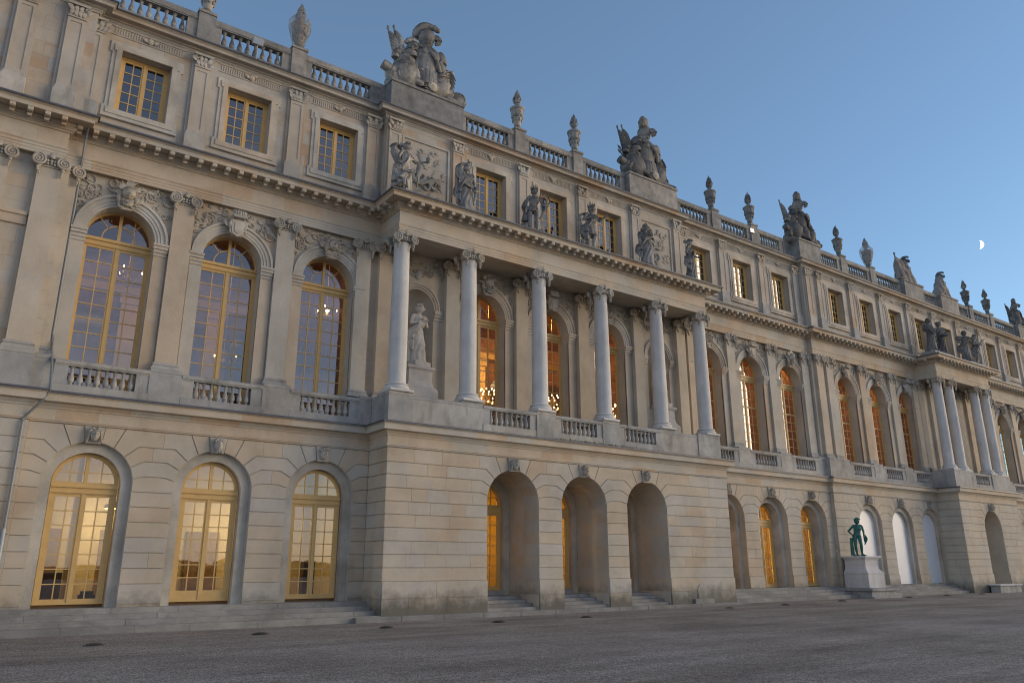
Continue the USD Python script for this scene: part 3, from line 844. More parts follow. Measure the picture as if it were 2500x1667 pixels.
KEYS = [helmet_key(k) for k in range(3)]
KORDER = {0.0: 0, 4.3: 1, 8.6: 2, 17.2: 0, 21.5: 1, 25.8: 2, 34.4: 2, 38.7: 1, 43.0: 0}
for c in WING + AVANT + NICHE + WING2 + GWING + FARB + GBEY:
    y = 0.0 if c < PX else -0.35
    if c in NICHE:
        lo = cat([extrude_xz(ring_poly(c, 0.92, 1.03, 14.2, 30), -0.05, 0.01), extrude_xz(ring_poly(c, 1.03, 1.15, 14.2, 30), -0.09, 0.01), extrude_xz(ring_poly(c, 1.15, 1.22, 14.2, 30), -0.13, 0.01)])
        part(PAL, 'archivolt', lo, 'pale')
        for s in (-1, 1):
            part(PAL, 'impost', cat([bx(c + s * 1.16 - 0.22, c + s * 1.16 + 0.22, -0.05 - d, 0.04, a, b) for a, b, d in ((13.7, 13.85, 0), (13.85, 14.0, 0.04), (14.0, 14.2, 0.08))]), 'pale')
            out = [spandrel(c, s, -0.03, 1.75, 1.42, 15.1, 16.7, 14)]
            part(PAL, 'spandrel_relief', cat(out), 'relief')
        part(PAL, 'spandrel_relief', cat([spiral(c + q_, 15.95 + abs(q_) * 0.1, 0.2, 1.5, -0.04, q_, 1 if q_ > 0 else -1) for q_ in (-0.7, -0.3, 0.3, 0.7)] + [ball((c, -0.05, 15.9), (0.2, 0.1, 0.28), 1)]), 'relief')
        continue
    part(PAL, 'archivolt', AV, 'pale', at=(c, y, 0))
    for s in (-1, 1):
        x0, x1 = sorted((c + s * (RM + 0.0), c + s * 1.70))
        part(PAL, 'jamb_pier', bx(x0, x1, y - 0.06, y + 0.05, 9.0, 14.0), 'stone')
        part(PAL, 'impost', cat(impost(x0, x1, y)), 'pale')
        part(PAL, 'spandrel_relief', spandrel(c, s, y - 0.02, 1.72, 1.72, 14.6, 16.75, 20 if c < 33 else 12), 'relief')
    part(PAL, 'keystone', KEYS[KORDER.get(c, int(c) % 3)], 'relief', at=(c, y - 0.08, SPRING_M + RM + 0.12))


# pilasters and columns -----------------------------------------------------------------------------------------------
def capital(r, square=False, diag=True):
    """Ionic: abacus, four corner volutes, egg band and hanging garlands; origin at the top of the shaft, r the shaft's radius (half width)."""
    o = []
    k = r / 0.40
    o.append(bx(-r * 1.3, r * 1.3, -r * 1.3 if not square else -r * 0.62, r * 1.3 if not square else 0.1, 0.40, 0.46))
    o.append(bx(-r * 1.22, r * 1.22, -r * 1.22 if not square else -r * 0.56, r * 1.22 if not square else 0.1, 0.34, 0.40))
    if square:
        o.append(bx(-r * 1.02, r * 1.02, -0.16, 0.1, 0.0, 0.34))
        vol = [(-1, 0, 0), (1, 0, 0)]
        yv = -0.22
    else:
        o.append(lathe([(r * 1.0, 0.0), (r * 1.1, 0.04), (r * 1.02, 0.08), (r * 1.2, 0.2), (r * 1.22, 0.3), (r * 1.0, 0.36)], 20))
        vol = [(sx, sy, 0) for sx in (-1, 1) for sy in (-1, 1)]
    for sx, sy, _ in vol:
        if square:
            cx, cy, ang = sx * r * 1.08, -0.20, 0.0
        else:
            cx, cy, ang = sx * r * 1.2, sy * r * 1.05, 0.0
        R = 0.25 * k
        t = np.linspace(0, 1, 40)
        a = PI / 2 + sx * 2.3 * 2 * PI * t
        rr = R * (1 - 0.86 * t)
        wl = np.column_stack([sx * 0 + rr * np.cos(a) * 1.0, np.zeros(40), rr * np.sin(a)])
        sp = tube(wl, 0.046 * k * (1 - 0.45 * t), 6, up=(0, 1, 0))
        disc = trimesh.creation.cylinder(radius=R * 0.93, height=0.12 * k, sections=18); disc.apply_transform(trimesh.transformations.rotation_matrix(PI / 2, [1, 0, 0]))
        vo = cat(disc, *[sp.copy().apply_translation((0, d, 0)) for d in ((-0.065 * k, 0.065 * k) if not square else (-0.07 * k,))], ball((0, -0.07 * k, 0), 0.045 * k, 1))
        if not square:
            vo.apply_transform(trimesh.transformations.rotation_matrix(math.radians(14) * sx * (1 if sy < 0 else -1), [0, 0, 1]))
        vo.apply_translation((cx, cy, 0.18 * k + 0.05))
        o.append(vo)
        for g in range(5):    # garland under the eye
            o.append(ball((cx - sx * 0.05 + RNG.uniform(-0.05, 0.05), cy - 0.03 + RNG.uniform(-0.03, 0.03), -0.02 - 0.07 * g), (0.065 - 0.006 * g, 0.06, 0.06), 1))
    for q_ in range(-2, 3):
        o.append(ball((q_ * r * 0.32, -r * 1.12 if not square else -0.2, 0.24), (0.055, 0.06, 0.075), 1))
        o.append(ball((q_ * r * 0.3, -r * 1.2 if not square else -0.22, 0.13 - 0.02 * abs(q_ % 2)), (0.045, 0.045, 0.05), 1))
    o.append(ball((0, -r * 1.28 if not square else -0.27, 0.40), (0.10, 0.07, 0.10), 1)); o.append(leaf(-0.1, 0.48, 0.5, 0.25, -r * 1.25 if not square else -0.27, 0.5))
    return arr(cat(o), 35)


CAP_COL = capital(0.365)
CAP_PIL = capital(0.39, True)
BASE_PROF = [(0.0, 0.0), (1.38, 0.0), (1.42, 0.05), (1.42, 0.10), (1.36, 0.15), (1.22, 0.16), (1.16, 0.19), (1.20, 0.21), (1.26, 0.225), (1.28, 0.26), (1.22, 0.295), (1.08, 0.30), (1.03, 0.34), (0.0, 0.34)]


def column(x, y, zb, zt, r0, r1, lab=None):
    g = group_part(PAL, 'column', lab)
    part(g, 'plinth', cbox(x - r0 * 1.42, x + r0 * 1.42, y - r0 * 1.42, y + r0 * 1.42, zb, zb + 0.12), 'column')
    part(g, 'base', lathe([(a * r0, zb + 0.12 + b * 0.95) for a, b in BASE_PROF], 32), 'column', smooth=35, at=(x, y, 0))
    z0 = zb + 0.44
    prof = [(r0, z0), (r0 * 1.0, z0 + 0.05)] + [(r0 - (r0 - r1) * max(0, (t - 0.25) / 0.75) ** 1.5, z0 + (zt - z0) * t) for t in np.linspace(0.03, 0.97, 10)] + [(r1, zt - 0.1), (r1 * 1.08, zt - 0.08), (r1 * 1.08, zt - 0.03), (r1, zt)]
    part(g, 'shaft', lathe([(0, z0)] + prof + [(0, zt)], 36), 'column', smooth=35, at=(x, y, 0))
    part(g, 'capital', CAP_COL, 'relief', at=(x, y, zt))


for x in COLX:
    column(x, COLY, 9.38, 16.38, 0.405, 0.355)
for x in FCOLX:
    column(x, FCOLY, 9.38, 16.38, 0.39, 0.345)


def pilaster(x, yw, proj=0.2, hw=0.40, zb=9.34, zt=16.38, hide=None, mat='stone'):
    x0, x1 = (x - hw, x + hw) if hide is None else hide
    yf = yw - proj
    g = group_part(PAL, 'pilaster')
    part(g, 'shaft', bx(x0, x1, yf, yw + 0.02, zb + 0.34, zt), mat)
    part(g, 'base', cat(bx(x0 - 0.13, x1 + 0.13, yf - 0.13, yw + 0.02, zb, zb + 0.11), bx(x0 - 0.10, x1 + 0.10, yf - 0.10, yw + 0.02, zb + 0.11, zb + 0.18), bx(x0 - 0.06, x1 + 0.06, yf - 0.06, yw + 0.02, zb + 0.18, zb + 0.23), bx(x0 - 0.085, x1 + 0.085, yf - 0.085, yw + 0.02, zb + 0.23, zb + 0.29), bx(x0 - 0.03, x1 + 0.03, yf - 0.03, yw + 0.02, zb + 0.29, zb + 0.34)), 'grey')
    if hide is None:
        part(g, 'capital', CAP_PIL, 'relief', at=(x, yf + 0.12, zt))
    return g


for x in (2.15, 6.45):
    pilaster(x, 0.0)
pilaster(-2.75, -0.37); pilaster(-4.43, -0.37)
pilaster(-2.2, 0.0)
for x in (10.2,):
    pilaster(x, 0.0, proj=0.2, hw=0.36)
for x in COLX:
    pilaster(x, 0.0, proj=0.3, hw=0.38)
for x in (32.75, 36.55, 40.85, 44.75):
    pilaster(x, 0.0)
for x in (46.05, 47.25, 51.55, 55.85, 59.4, 60.15, 62.1, 66.5, 68.45, 73.05, 77.35, 81.65, 85.95):
    pilaster(x, -0.35)

# pedestals and balustrades of the main storey ---------------------------------------------------------------------------
BAL = arr(lathe([(0, 0), (0.085, 0), (0.085, 0.035), (0.055, 0.045), (0.05, 0.065), (0.085, 0.10), (0.108, 0.16), (0.105, 0.22), (0.075, 0.31), (0.05, 0.40), (0.046, 0.47), (0.06, 0.485), (0.06, 0.505), (0.05, 0.515), (0.06, 0.545), (0.085, 0.56), (0.085, 0.60), (0, 0.60)], 12), 40)


def balustrade(x0, x1, yf, n, zp, zb, zr, zt, xo0, xo1, mat, wide=0.28, lab=None, scale=1.0, base_lead=False):
    """A balustrade bay: plinth, half-piers, n balusters between xo0 and xo1, handrail."""
    g = group_part(PAL, 'balustrade', lab)
    part(g, 'plinth', cbox(x0, x1, yf - 0.03, yf + wide + 0.03, zp, zb), mat)
    part(g, 'handrail', cat(cbox(x0, x1, yf - 0.05, yf + wide + 0.05, zr + 0.05, zt), bx(x0, x1, yf - 0.015, yf + wide + 0.015, zr, zr + 0.05)), mat)
    if xo0 > x0 + 0.02:
        part(g, 'half_pier', bx(x0, xo0, yf + 0.003, yf + wide - 0.003, zb, zr), mat)
    if x1 > xo1 + 0.02:
        part(g, 'half_pier', bx(xo1, x1, yf + 0.003, yf + wide - 0.003, zb, zr), mat)
    h = (zr - zb) / 0.60
    v, f, nn = BAL
    bv = v * np.array([scale, scale, h], np.float32)
    for k in range(n):
        x = xo0 + (xo1 - xo0) * (k + 0.5) / n
        part(g, 'baluster', (bv, f, nn), mat, at=(x, yf + wide / 2, zb))
    return g


def pedestal(x0, x1, y0, y1, z0, z1, mat='grey'):
    g = group_part(PAL, 'pedestal')
    part(g, 'die', bx(x0, x1, y0, y1, z0, z1 - 0.16), mat)
    part(g, 'cap', cbox(x0 - 0.0, x1 + 0.0, y0 - 0.012, y1, z1 - 0.157, z1), mat)


YP = -0.62
for c in WING:
    balustrade(c - 1.57, c + 1.57, YP + 0.02, 8, 7.94, 8.34, 9.02, 9.22, c - 1.12, c + 1.12, 'grey')
for x in (2.15, 6.45):
    pedestal(x - 0.58, x + 0.58, YP, 0.1, 7.94, 9.34)
pedestal(-2.55, -1.57, YP + 0.06, 0.1, 7.94, 9.34); pedestal(-9, -2.25, -0.93, -0.2, 7.94, 9.34)
pedestal(10.17, 10.75, YP + 0.02, 0.1, 7.94, 9.34)
YPA = -2.24
for c in AVANT:
    balustrade(c - 1.56, c + 1.56, YPA + 0.05, 8, 7.94, 8.42, 9.10, 9.28, c - 1.18, c + 1.18, 'grey')
for x in (19.35, 23.65):
    pedestal(x - 0.59, x + 0.59, YPA, -1.1, 7.94, 9.38)
for x0, x1 in ((10.76, 15.64), (27.36, 32.24)):
    pedestal(x0, x0 + (1.18 if x0 < 20 else 0.0) + (3.0 if x0 > 20 else 0.0), YPA + (0 if x0 < 20 else 0.05), -1.1, 7.94, 9.38 if x0 < 20 else 9.28)
    pedestal(x0 + (1.18 if x0 < 20 else 3.0) + 0.004, x1, YPA + (0.05 if x0 < 20 else 0.0), -1.1, 7.94, 9.28 if x0 < 20 else 9.38)
    for x in COLX:
        if x0 < x < x1:
            part(PAL, 'column_block', bx(x - 0.58, x + 0.58, COLY - 0.45, COLY + 0.6, 9.2, 9.381), 'grey')
for m_ in (bx(10.77, 11.2, YPA + 0.1, -0.3, 7.94, 9.3), bx(31.8, 32.23, YPA + 0.1, -0.3, 7.94, 9.3)):
    part(PAL, 'portico_side_parapet', m_, 'grey')
part(PAL, 'portico_floor', bx(10.8, 32.2, -2.2, 0.3, 7.90, 8.0), 'grey')
for c in WING2:
    balustrade(c - 1.57, c + 1.57, YP + 0.02, 8, 7.94, 8.34, 9.02, 9.22, c - 1.12, c + 1.12, 'grey')
for x in (36.55, 40.85):
    pedestal(x - 0.58, x + 0.58, YP, 0.1, 7.94, 9.34)
pedestal(32.3, 32.84, YP, 0.1, 7.94, 9.34); pedestal(44.57, PX + 0.2, YP + 0.02, 0.1, 7.94, 9.34)
YPG = -0.93
for c in GWING[:2] + GBEY[:3] + [58.0]:
    balustrade(c - 1.57, c + (1.57 if c != 58.0 else 1.1), YPG + 0.02, 8 if c != 58.0 else 7, 7.94, 8.34, 9.02, 9.22, c - 1.12, c + (1.12 if c != 58.0 else 1.0), 'grey')
pedestal(PX + 0.1, 47.83, YPG, 0.1, 7.94, 9.34)
for x in (51.55, 55.85, 73.05, 77.35, 81.65):
    pedestal(x - 0.58, x + 0.58, YPG, 0.1, 7.94, 9.34)
pedestal(59.5, 62.75, -2.55, -1.2, 7.94, 9.38); pedestal(65.85, 69.1, -2.55, -1.2, 7.94, 9.38)
balustrade(62.75, 65.85, -2.48, 8, 7.94, 8.42, 9.10, 9.28, 63.15, 65.45, 'grey')
part(PAL, 'portico_side_parapet', bx(59.52, 59.95, -2.45, -0.5, 7.94, 9.33), 'grey')
part(PAL, 'portico_floor', bx(59.6, 69, -2.45, -0.2, 7.90, 8.0), 'grey')

# --- entablature -----------------------------------------------------------------------------------------------------
en = group_part(PAL, 'main_entablature')
A0 = 16.84
stones(en, 'architrave_stone', sweep_cut(ENT_PATH, [(-0.3, 17.30), (0.075, 17.29), (0.075, 17.25), (0.05, 17.22), (0.03, 17.19), (0.03, 17.10), (0.012, 17.095), (0.012, 16.98), (0.0, 16.975), (0.0, A0), (-0.6, A0)]), 'stone', 40)
stones(en, 'frieze_stone', sweep_cut(ENT_PATH, [(-0.3, 17.96), (0.0, 17.96), (0.0, 17.295), (-0.3, 17.29)]), 'stone', 40)
stones(en, 'bed_stone', sweep_cut(ENT_PATH, [(-0.2, 18.14), (0.22, 18.135), (0.20, 18.10), (0.15, 18.07), (0.15, 18.03), (0.08, 18.0), (0.05, 17.97), (0.05, 17.945), (0, 17.94)]), 'stone', 30)
part(en, 'modillion_band', sweep(ENT_PATH, [(-0.2, 18.275), (0.26, 18.272), (0.26, 18.14), (0.0, 18.137)]), 'stone')
stones(en, 'corona_stone', sweep_cut(ENT_PATH, [(-0.3, 18.56), (0.80, 18.525), (0.79, 18.49), (0.72, 18.45), (0.70, 18.43), (0.70, 18.29), (0.69, 18.274), (0.2, 18.272)]), 'stone', 40)
part(en, 'lead_capping', sweep(ENT_PATH, [(-1.7, 18.72), (-0.35, 18.68), (0.82, 18.60), (0.85, 18.575), (0.85, 18.505), (0.825, 18.50), (0.80, 18.53), (-0.3, 18.566)]), 'lead')
MOD = arr(cat(cbox(-0.095, 0.095, -0.42, 0.0, 0.0, 0.135, 0.010), cbox(-0.08, 0.08, -0.17, 0.0, -0.11, 0.0, 0.012), cbox(-0.085, 0.085, -0.40, -0.3, -0.025, 0.0, 0.01)))
mod_mats = 0
for (xa, ya), (xb, yb) in zip(ENT_PATH[:-1], ENT_PATH[1:]):
    ln = math.hypot(xb - xa, yb - ya)
    along = abs(yb - ya) < 1e-6
    inner = 0.3
    n = int((ln - 0.1) / 0.545)
    if not along and yb > ya:
        continue                     # returns that face away
    for k in range(max(n, 1 if ln > 0.9 else 0)):
        t = (k + 0.5) / n
        v, f, nn = MOD
        if along:
            part(en, 'modillion', MOD, 'stone', at=(xa + (xb - xa) * t, ya - 0.26, 18.142))
        else:
            w_ = np.column_stack([v[:, 1], -v[:, 0], v[:, 2]])
            part(en, 'modillion', (w_, f, nn), 'stone', at=(xa - 0.26, ya + (yb - ya) * t, 18.142))
for m_ in (bx(11.35, 31.65, -1.72, 0.1, 16.95, 17.0), bx(60.0, 68.6, -1.9, -0.2, 16.95, 17.0)):
    part(PAL, 'portico_ceiling', m_, 'stone')

# --- attic storey ----------------------------------------------------------------------------------------------------------
at = group_part(PAL, 'attic_wall')


ATST = []


def attic_wall(cs, x0, x1, y):
    p = sbox(x0, 18.5, x1, 23.75)
    for c in cs:
        p = p.difference(sbox(c - 0.967, 19.86, c + 0.967, 22.58))
    ATST.extend(ashlar(p, y, y + 0.5, 0.60))


attic_wall(WING, -2.1, 10.95, 0.0)
attic_wall(AVANT, 10.9, 32.1, YA_A)
attic_wall(WING2, 32.05, PX + 0.15, 0.0)
FATT = [62.2, 66.6]
attic_wall(GWING + FATT + GBEY, PX + 0.1, END, YA_G)
ATST.extend(ashlar(sbox(-9, 18.5, -2.05, 23.75), YA_L + 0.02, 0.1, 0.60))
stones(at, 'ashlar_stone', ATST, 'attic', 130)
for c in WING + AVANT + WING2 + GWING + FATT + GBEY:
    y = YA_A if c in AVANT else (0.0 if c < PX else YA_G)
    g = group_part(PAL, 'window_surround')
    w = 0.967
    outer = unary_union([sbox(c - 1.33, 19.50, c + 1.33, 22.93), sbox(c - 1.42, 22.42, c + 1.42, 22.93), sbox(c - 1.42, 19.50, c + 1.42, 19.96)])
    hole = sbox(c - w, 19.86, c + w, 22.58)
    part(g, 'frame', extrude_xz(outer.difference(hole), y - 0.05, y + 0.02), 'pale')
    o2 = unary_union([sbox(c - 1.18, 19.62, c + 1.18, 22.80), sbox(c - 1.27, 22.50, c + 1.27, 22.80), sbox(c - 1.27, 19.62, c + 1.27, 19.88)])
    part(g, 'inner_moulding', extrude_xz(o2.difference(hole.buffer(0.012, join_style=2)), y - 0.085, y - 0.045), 'pale')
    part(g, 'sill', cbox(c - 1.45, c + 1.45, y - 0.12, y + 0.01, 19.42, 19.503), 'pale')
    # strip of little carved arches
    fr = []
    for k in range(27):
        x = c + (k - 13) * 0.101
        if abs(k - 13) <= 1:
            continue
        fr += [bx(x - 0.022, x + 0.022, y - 0.028, y + 0.01, 23.285, 23.53), ball((x, y - 0.008, 23.53), (0.042, 0.028, 0.05), 1)]
    fr += [ball((c, y - 0.05, 23.42), (0.13, 0.08, 0.15), 1), leaf(c - 0.05, 23.4, 2.6, 0.28, y - 0.05, 0.5), leaf(c + 0.05, 23.4, 0.5, 0.28, y - 0.05, 0.5), bx(c - 1.44, c + 1.44, y - 0.035, y + 0.01, 23.60, 23.64), bx(c - 1.44, c + 1.44, y - 0.035, y + 0.01, 23.235, 23.27)]
    part(PAL, 'carved_strip', cat(fr), 'pale')
    if c in WING or c in AVANT:
        part(PAL, 'jamb_lining', cat(bx(c + w - 0.004, c + w + 0.05, y + 0.01, y + 0.5, 19.86, 22.58)), 'attic')


def attic_pilaster(x, y, hw=0.31, full=True):
    g = group_part(PAL, 'attic_pilaster')
    part(g, 'backing', bx(x - 0.42, x + 0.42, y - 0.07, y + 0.02, 18.6, 23.66), 'attic')
    p = sbox(x - hw, 19.86, x + hw, 22.98).difference(sbox(x - hw + 0.11, 20.02, x + hw - 0.11, 22.82))
    part(g, 'shaft', cat(extrude_xz(p, y - 0.155, y - 0.06), bx(x - hw + 0.1, x + hw - 0.1, y - 0.13, y - 0.06, 20.0, 22.84)), 'attic')
    part(g, 'pedestal', cat(cbox(x - 0.41, x + 0.41, y - 0.24, y, 18.55, 19.70), bx(x - 0.36, x + 0.36, y - 0.22, y, 19.70, 19.79), bx(x - 0.33, x + 0.33, y - 0.20, y, 19.79, 19.865)), 'grey')
    o = [bx(x - hw - 0.02, x + hw + 0.02, y - 0.2, y - 0.05, 22.98, 23.04), bx(x - hw, x + hw, y - 0.16, y - 0.05, 23.04, 23.52), bx(x - hw - 0.09, x + hw + 0.09, y - 0.28, y - 0.05, 23.52, 23.62)]
    for k in range(5):
        o.append(leaf(x + (k - 2) * 0.13, 23.06, PI / 2 + (2 - k) * 0.12, 0.30, y - 0.18, 0.5)); o.append(leaf(x + (k - 2) * 0.14, 23.25, PI / 2 + (2 - k) * 0.25, 0.30, y - 0.20, 0.5))
    for s in (-1, 1):
        o.append(spiral(x + s * (hw + 0.0), 23.43, 0.09, 1.2, y - 0.22, 0, s, 0.035))
    part(g, 'capital', cat(o), 'relief', smooth=35)


for x in (2.15, 6.45):
    attic_pilaster(x, 0.0)
for x in (-2.77, -4.44):
    attic_pilaster(x, YA_L)
attic_pilaster(-1.95, -0.02, 0.2)
attic_pilaster(10.35, 0.0)
for x in (11.35, 15.05, 19.35, 23.65, 27.95, 31.65):
    attic_pilaster(x, YA_A)
for x in (32.7, 36.55, 40.85, 44.85):
    attic_pilaster(x, 0.0)
for x in (45.85, 47.25, 51.55, 55.85, 60.15, 62.2 - 2.0 + 4.2, 68.75, 73.05, 77.35, 81.65):
    attic_pilaster(x, YA_G)
# carved panels over the niche bays
for n_, c in enumerate(NICHE):
    g = group_part(PAL, 'relief_panel')
    y = YA_A
    p = sbox(c - 1.4, 19.15, c + 1.4, 23.0)
    part(g, 'moulding', extrude_xz(p.difference(sbox(c - 1.28, 19.27, c + 1.28, 22.88)), y - 0.06, y + 0.02), 'pale')
    o = []
    if n_ == 0:
        up_ = lathe([(0.0, 0.0), (0.12, 0.0), (0.08, 0.1), (0.3, 0.25), (0.42, 0.5), (0.45, 0.62), (0.52, 0.66), (0.52, 0.72), (0, 0.72)], 18)
        up_.apply_scale((1, 0.25, 1)); up_.apply_translation((c + 0.0, y - 0.02, 21.5)); o.append(up_)
        for k in range(5):
            o.append(spiral(c - 0.5 + k * 0.25, 21.0 - 0.25 * (k % 3), 0.42 - 0.03 * k, 0.9, y - 0.06, k * 1.2, 1 if k % 2 else -1, 0.10))
        o.append(tube(spline([(c - 0.9, y - 0.05, 21.1), (c - 0.3, y - 0.09, 20.6), (c + 0.3, y - 0.09, 20.9), (c + 0.9, y - 0.05, 20.7)], 16), [0.05] + [0.11] * 14 + [0.04], 7))
    else:
        o.append(spiral(c - 0.1, 20.7, 0.6, 1.3, y - 0.05, 1.0, 1, 0.08))
    for k in range(34):
        a = RNG.uniform(0, 2 * PI); rr = RNG.uniform(0.25, 1.15)
        x_, z_ = c + 0.2 + 0.8 * rr * math.cos(a), 20.9 + 1.35 * rr * math.sin(a)
        if abs(x_ - c) < 1.15 and 19.4 < z_ < 22.75:
            o.append(leaf(x_, z_, a + RNG.uniform(-0.6, 0.6), RNG.uniform(0.2, 0.5), y - 0.015, RNG.uniform(0.15, 0.4)))
    for k in range(14):
        o.append(ball((c - 0.6 + RNG.uniform(0, 1.6), y - 0.02, 22.3 + RNG.uniform(-0.15, 0.25)), (RNG.uniform(.05, .13), .05, RNG.uniform(.04, .08)), 1))
    part(g, 'carving', cat(o), 'relief', smooth=40)

# --- roof cornice, parapet and balustrade -----------------------------------------------------------------------------------
rc = group_part(PAL, 'roof_cornice')
part(rc, 'architrave', sweep(ATT_PATH, [(-0.2, 23.80), (0.10, 23.79), (0.09, 23.74), (0.04, 23.70), (0.03, 23.64), (0, 23.635)]), 'attic')
stones(rc, 'corona_stone', sweep_cut(ATT_PATH, [(-0.3, 24.14), (0.54, 24.08), (0.53, 24.05), (0.46, 24.0), (0.44, 23.97), (0.44, 23.88), (0.42, 23.865), (0.20, 23.86), (0.16, 23.81), (0.1, 23.795), (-0.1, 23.79)]), 'attic', 40)
part(rc, 'lead_capping', sweep(ATT_PATH, [(-0.6, 24.23), (0.57, 24.135), (0.585, 24.10), (0.58, 24.06), (0.545, 24.085), (-0.3, 24.146)]), 'lead')

YB = {0: 0.24, 1: -0.16, 2: -0.18}           # front of the roof balustrade: wings, portico, far wing


def roof_ped(x, y, hw=0.36, lab=None):
    g = group_part(PAL, 'roof_pedestal', lab)
    part(g, 'die', bx(x - hw, x + hw, y - 0.10, y + 0.55, 24.1, 26.0), 'roof')
    part(g, 'cap', cbox(x - hw - 0.05, x + hw + 0.05, y - 0.16, y + 0.6, 26.0, 26.13), 'roof')


def roof_bay(x0, x1, y, n=8, trim0=0.33, trim1=0.43):
    balustrade(x0, x1, y, n, 24.1, 24.76, 25.56, 25.90, x0 + trim0, x1 - trim1, 'roof', wide=0.34, scale=1.12)


for x in (2.15, 6.45):
    roof_ped(x, YB[0])
roof_bay(2.51, 6.09, YB[0]); roof_bay(-2.05, 1.79, YB[0], 9); roof_bay(6.81, 10.8, YB[0], 9, 0.33, 0.55)
BLOCKX = [(13.2, 2.15, YB[1]), (29.8, 2.15, YB[1]), (46.6, 1.35, YB[2]), (62.0, 1.6, YB[2]), (68.3, 1.6, YB[2]), (84.3, 1.7, YB[2])]
for c, hw, y in BLOCKX:
    g = group_part(PAL, 'trophy_base')
    part(g, 'die', bx(c - hw, c + hw, y - 0.35, y + 0.9, 24.12, 25.82), 'roof')
    part(g, 'cap', cbox(c - hw - 0.05, c + hw + 0.05, y - 0.42, y + 0.95, 25.82, 25.97), 'roof')
for m_ in (bx(10.8, 11.1, YB[0] - 0.02, 0.5, 24.1, 25.9), bx(32.0, 32.7, YB[0] - 0.03, 0.5, 24.1, 25.9), bx(44.3, 45.2, YB[0] - 0.03, 0.6, 24.1, 25.9)):
    part(PAL, 'parapet_pier', m_, 'roof')
for x in (19.35, 23.65):
    roof_ped(x, YB[1])
roof_bay(15.4, 18.99, YB[1]); roof_bay(19.71, 23.29, YB[1]); roof_bay(24.01, 27.6, YB[1])
for x in (36.55, 40.85):
    roof_ped(x, YB[0])
roof_bay(32.7, 36.19, YB[0]); roof_bay(36.91, 40.49, YB[0]); roof_bay(41.21, 44.3, YB[0])
for x in (51.55, 55.85, 73.05, 77.35):
    roof_ped(x, YB[2])
roof_bay(48.0, 51.19, YB[2]); roof_bay(51.91, 55.49, YB[2]); roof_bay(56.21, 60.35, YB[2], 9, 0.33, 0.33); roof_bay(63.65, 66.65, YB[2], 8, .33, .33); roof_bay(69.95, 72.69, YB[2], 8, .33, .33); roof_bay(73.41, 76.99, YB[2]); roof_bay(77.71, 82.55, YB[2], 9)

# --- keystone heads of the ground floor
def head_mesh(style=0, seed=0):
    """A carved head, origin at its centre, about 0.5 high, looking to -y."""
    rg = random.Random(seed)
    s = trimesh.creation.icosphere(3, 1.0)
    v = np.array(s.vertices)
    v[:, 0] *= 0.165 * (1 - 0.22 * np.clip(-v[:, 2], 0, 1)); v[:, 1] *= 0.19; v[:, 2] *= 0.235
    fr = np.clip(-v[:, 1] / 0.19, 0, 1)
    for ex in (-0.065, 0.065):
        d = np.hypot(v[:, 0] - ex, v[:, 2] - 0.02); v[:, 1] += fr * 0.035 * np.exp(-(d / 0.045) ** 2)
    v[:, 1] -= fr * 0.06 * np.exp(-(v[:, 0] / 0.03) ** 2 - ((v[:, 2] + 0.03) / 0.06) ** 2)
    v[:, 1] += fr * 0.02 * np.exp(-(v[:, 0] / 0.06) ** 2 - ((v[:, 2] + 0.115) / 0.012) ** 2)
    v[:, 1] -= fr * 0.018 * np.exp(-((v[:, 2] - 0.075) / 0.02) ** 2 - (v[:, 0] / 0.12) ** 2)
    o = [trimesh.Trimesh(v, s.faces, process=False)]
    for k in range(26):
        a = rg.uniform(0.1, 0.9) * PI
        x_, z_ = 0.185 * math.cos(a), 0.03 + 0.2 * math.sin(a)
        o.append(ball((x_, -0.03 + rg.uniform(-0.08, 0.1), z_), rg.uniform(0.04, 0.07), 1))
    if style == 1:
        for k in range(18):
            o.append(ball((rg.uniform(-0.11, 0.11), -0.10 + rg.uniform(-0.05, 0.05), -0.17 - rg.uniform(0, 0.14)), rg.uniform(0.035, 0.055), 1))
    elif style == 2:
        for sx in (-1, 1):
            for k in range(6):
                o.append(ball((sx * (0.17 + 0.012 * k), -0.02, 0.08 - 0.06 * k), (0.045, 0.07, 0.05), 1))
    return cat(o)


KEYST = [arr(cat(extrude_xz(Polygon([(-0.245, -0.30), (0.245, -0.30), (0.325, 0.30), (-0.325, 0.30)]), -0.06, 0.1), head_mesh(k % 3, k).apply_translation((0, -0.13, 0))), 45) for k in range(3)]
for k, (c, y) in enumerate([(c, YG_W) for c in WING] + [(c, YG_A) for c in AVANT] + [(c, YG_W) for c in WING2] + [(c, YG_G) for c in GWING] + [(c, YG_F) for c in FARB] + [(c, YG_G) for c in GBEY]):
    part(PAL, 'keystone_head', KEYST[(2, 1, 0)[k % 3]], 'relief', at=(c, y, 6.60))

# --- drainpipe at the left corner
pp = [(-1.78, -1.0, 18.5), (-1.78, -0.55, 17.9), (-1.77, -0.36, 17.2), (-1.74, -0.1, 16.3), (-1.74, -0.08, 10.2), (-1.70, -0.4, 9.5), (-1.66, -0.72, 9.0), (-1.62, -1.25, 7.95), (-1.75, -1.28, 7.6), (-2.25, -0.98, 6.95)]
g = group_part(PAL, 'drainpipe')
part(g, 'upper_pipe', tube(pp, 0.045, 8), 'pipe')
part(g, 'lower_pipe', tube([(-2.25, -0.98, 6.95), (-2.25, -1.03, 6.8), (-2.24, -1.03, 3.3)], 0.045, 8), 'pipe')
part(g, 'metal_sleeve', tube([(-2.24, -1.03, 3.3), (-2.24, -1.03, 0.1)], 0.06, 10), 'zinc')

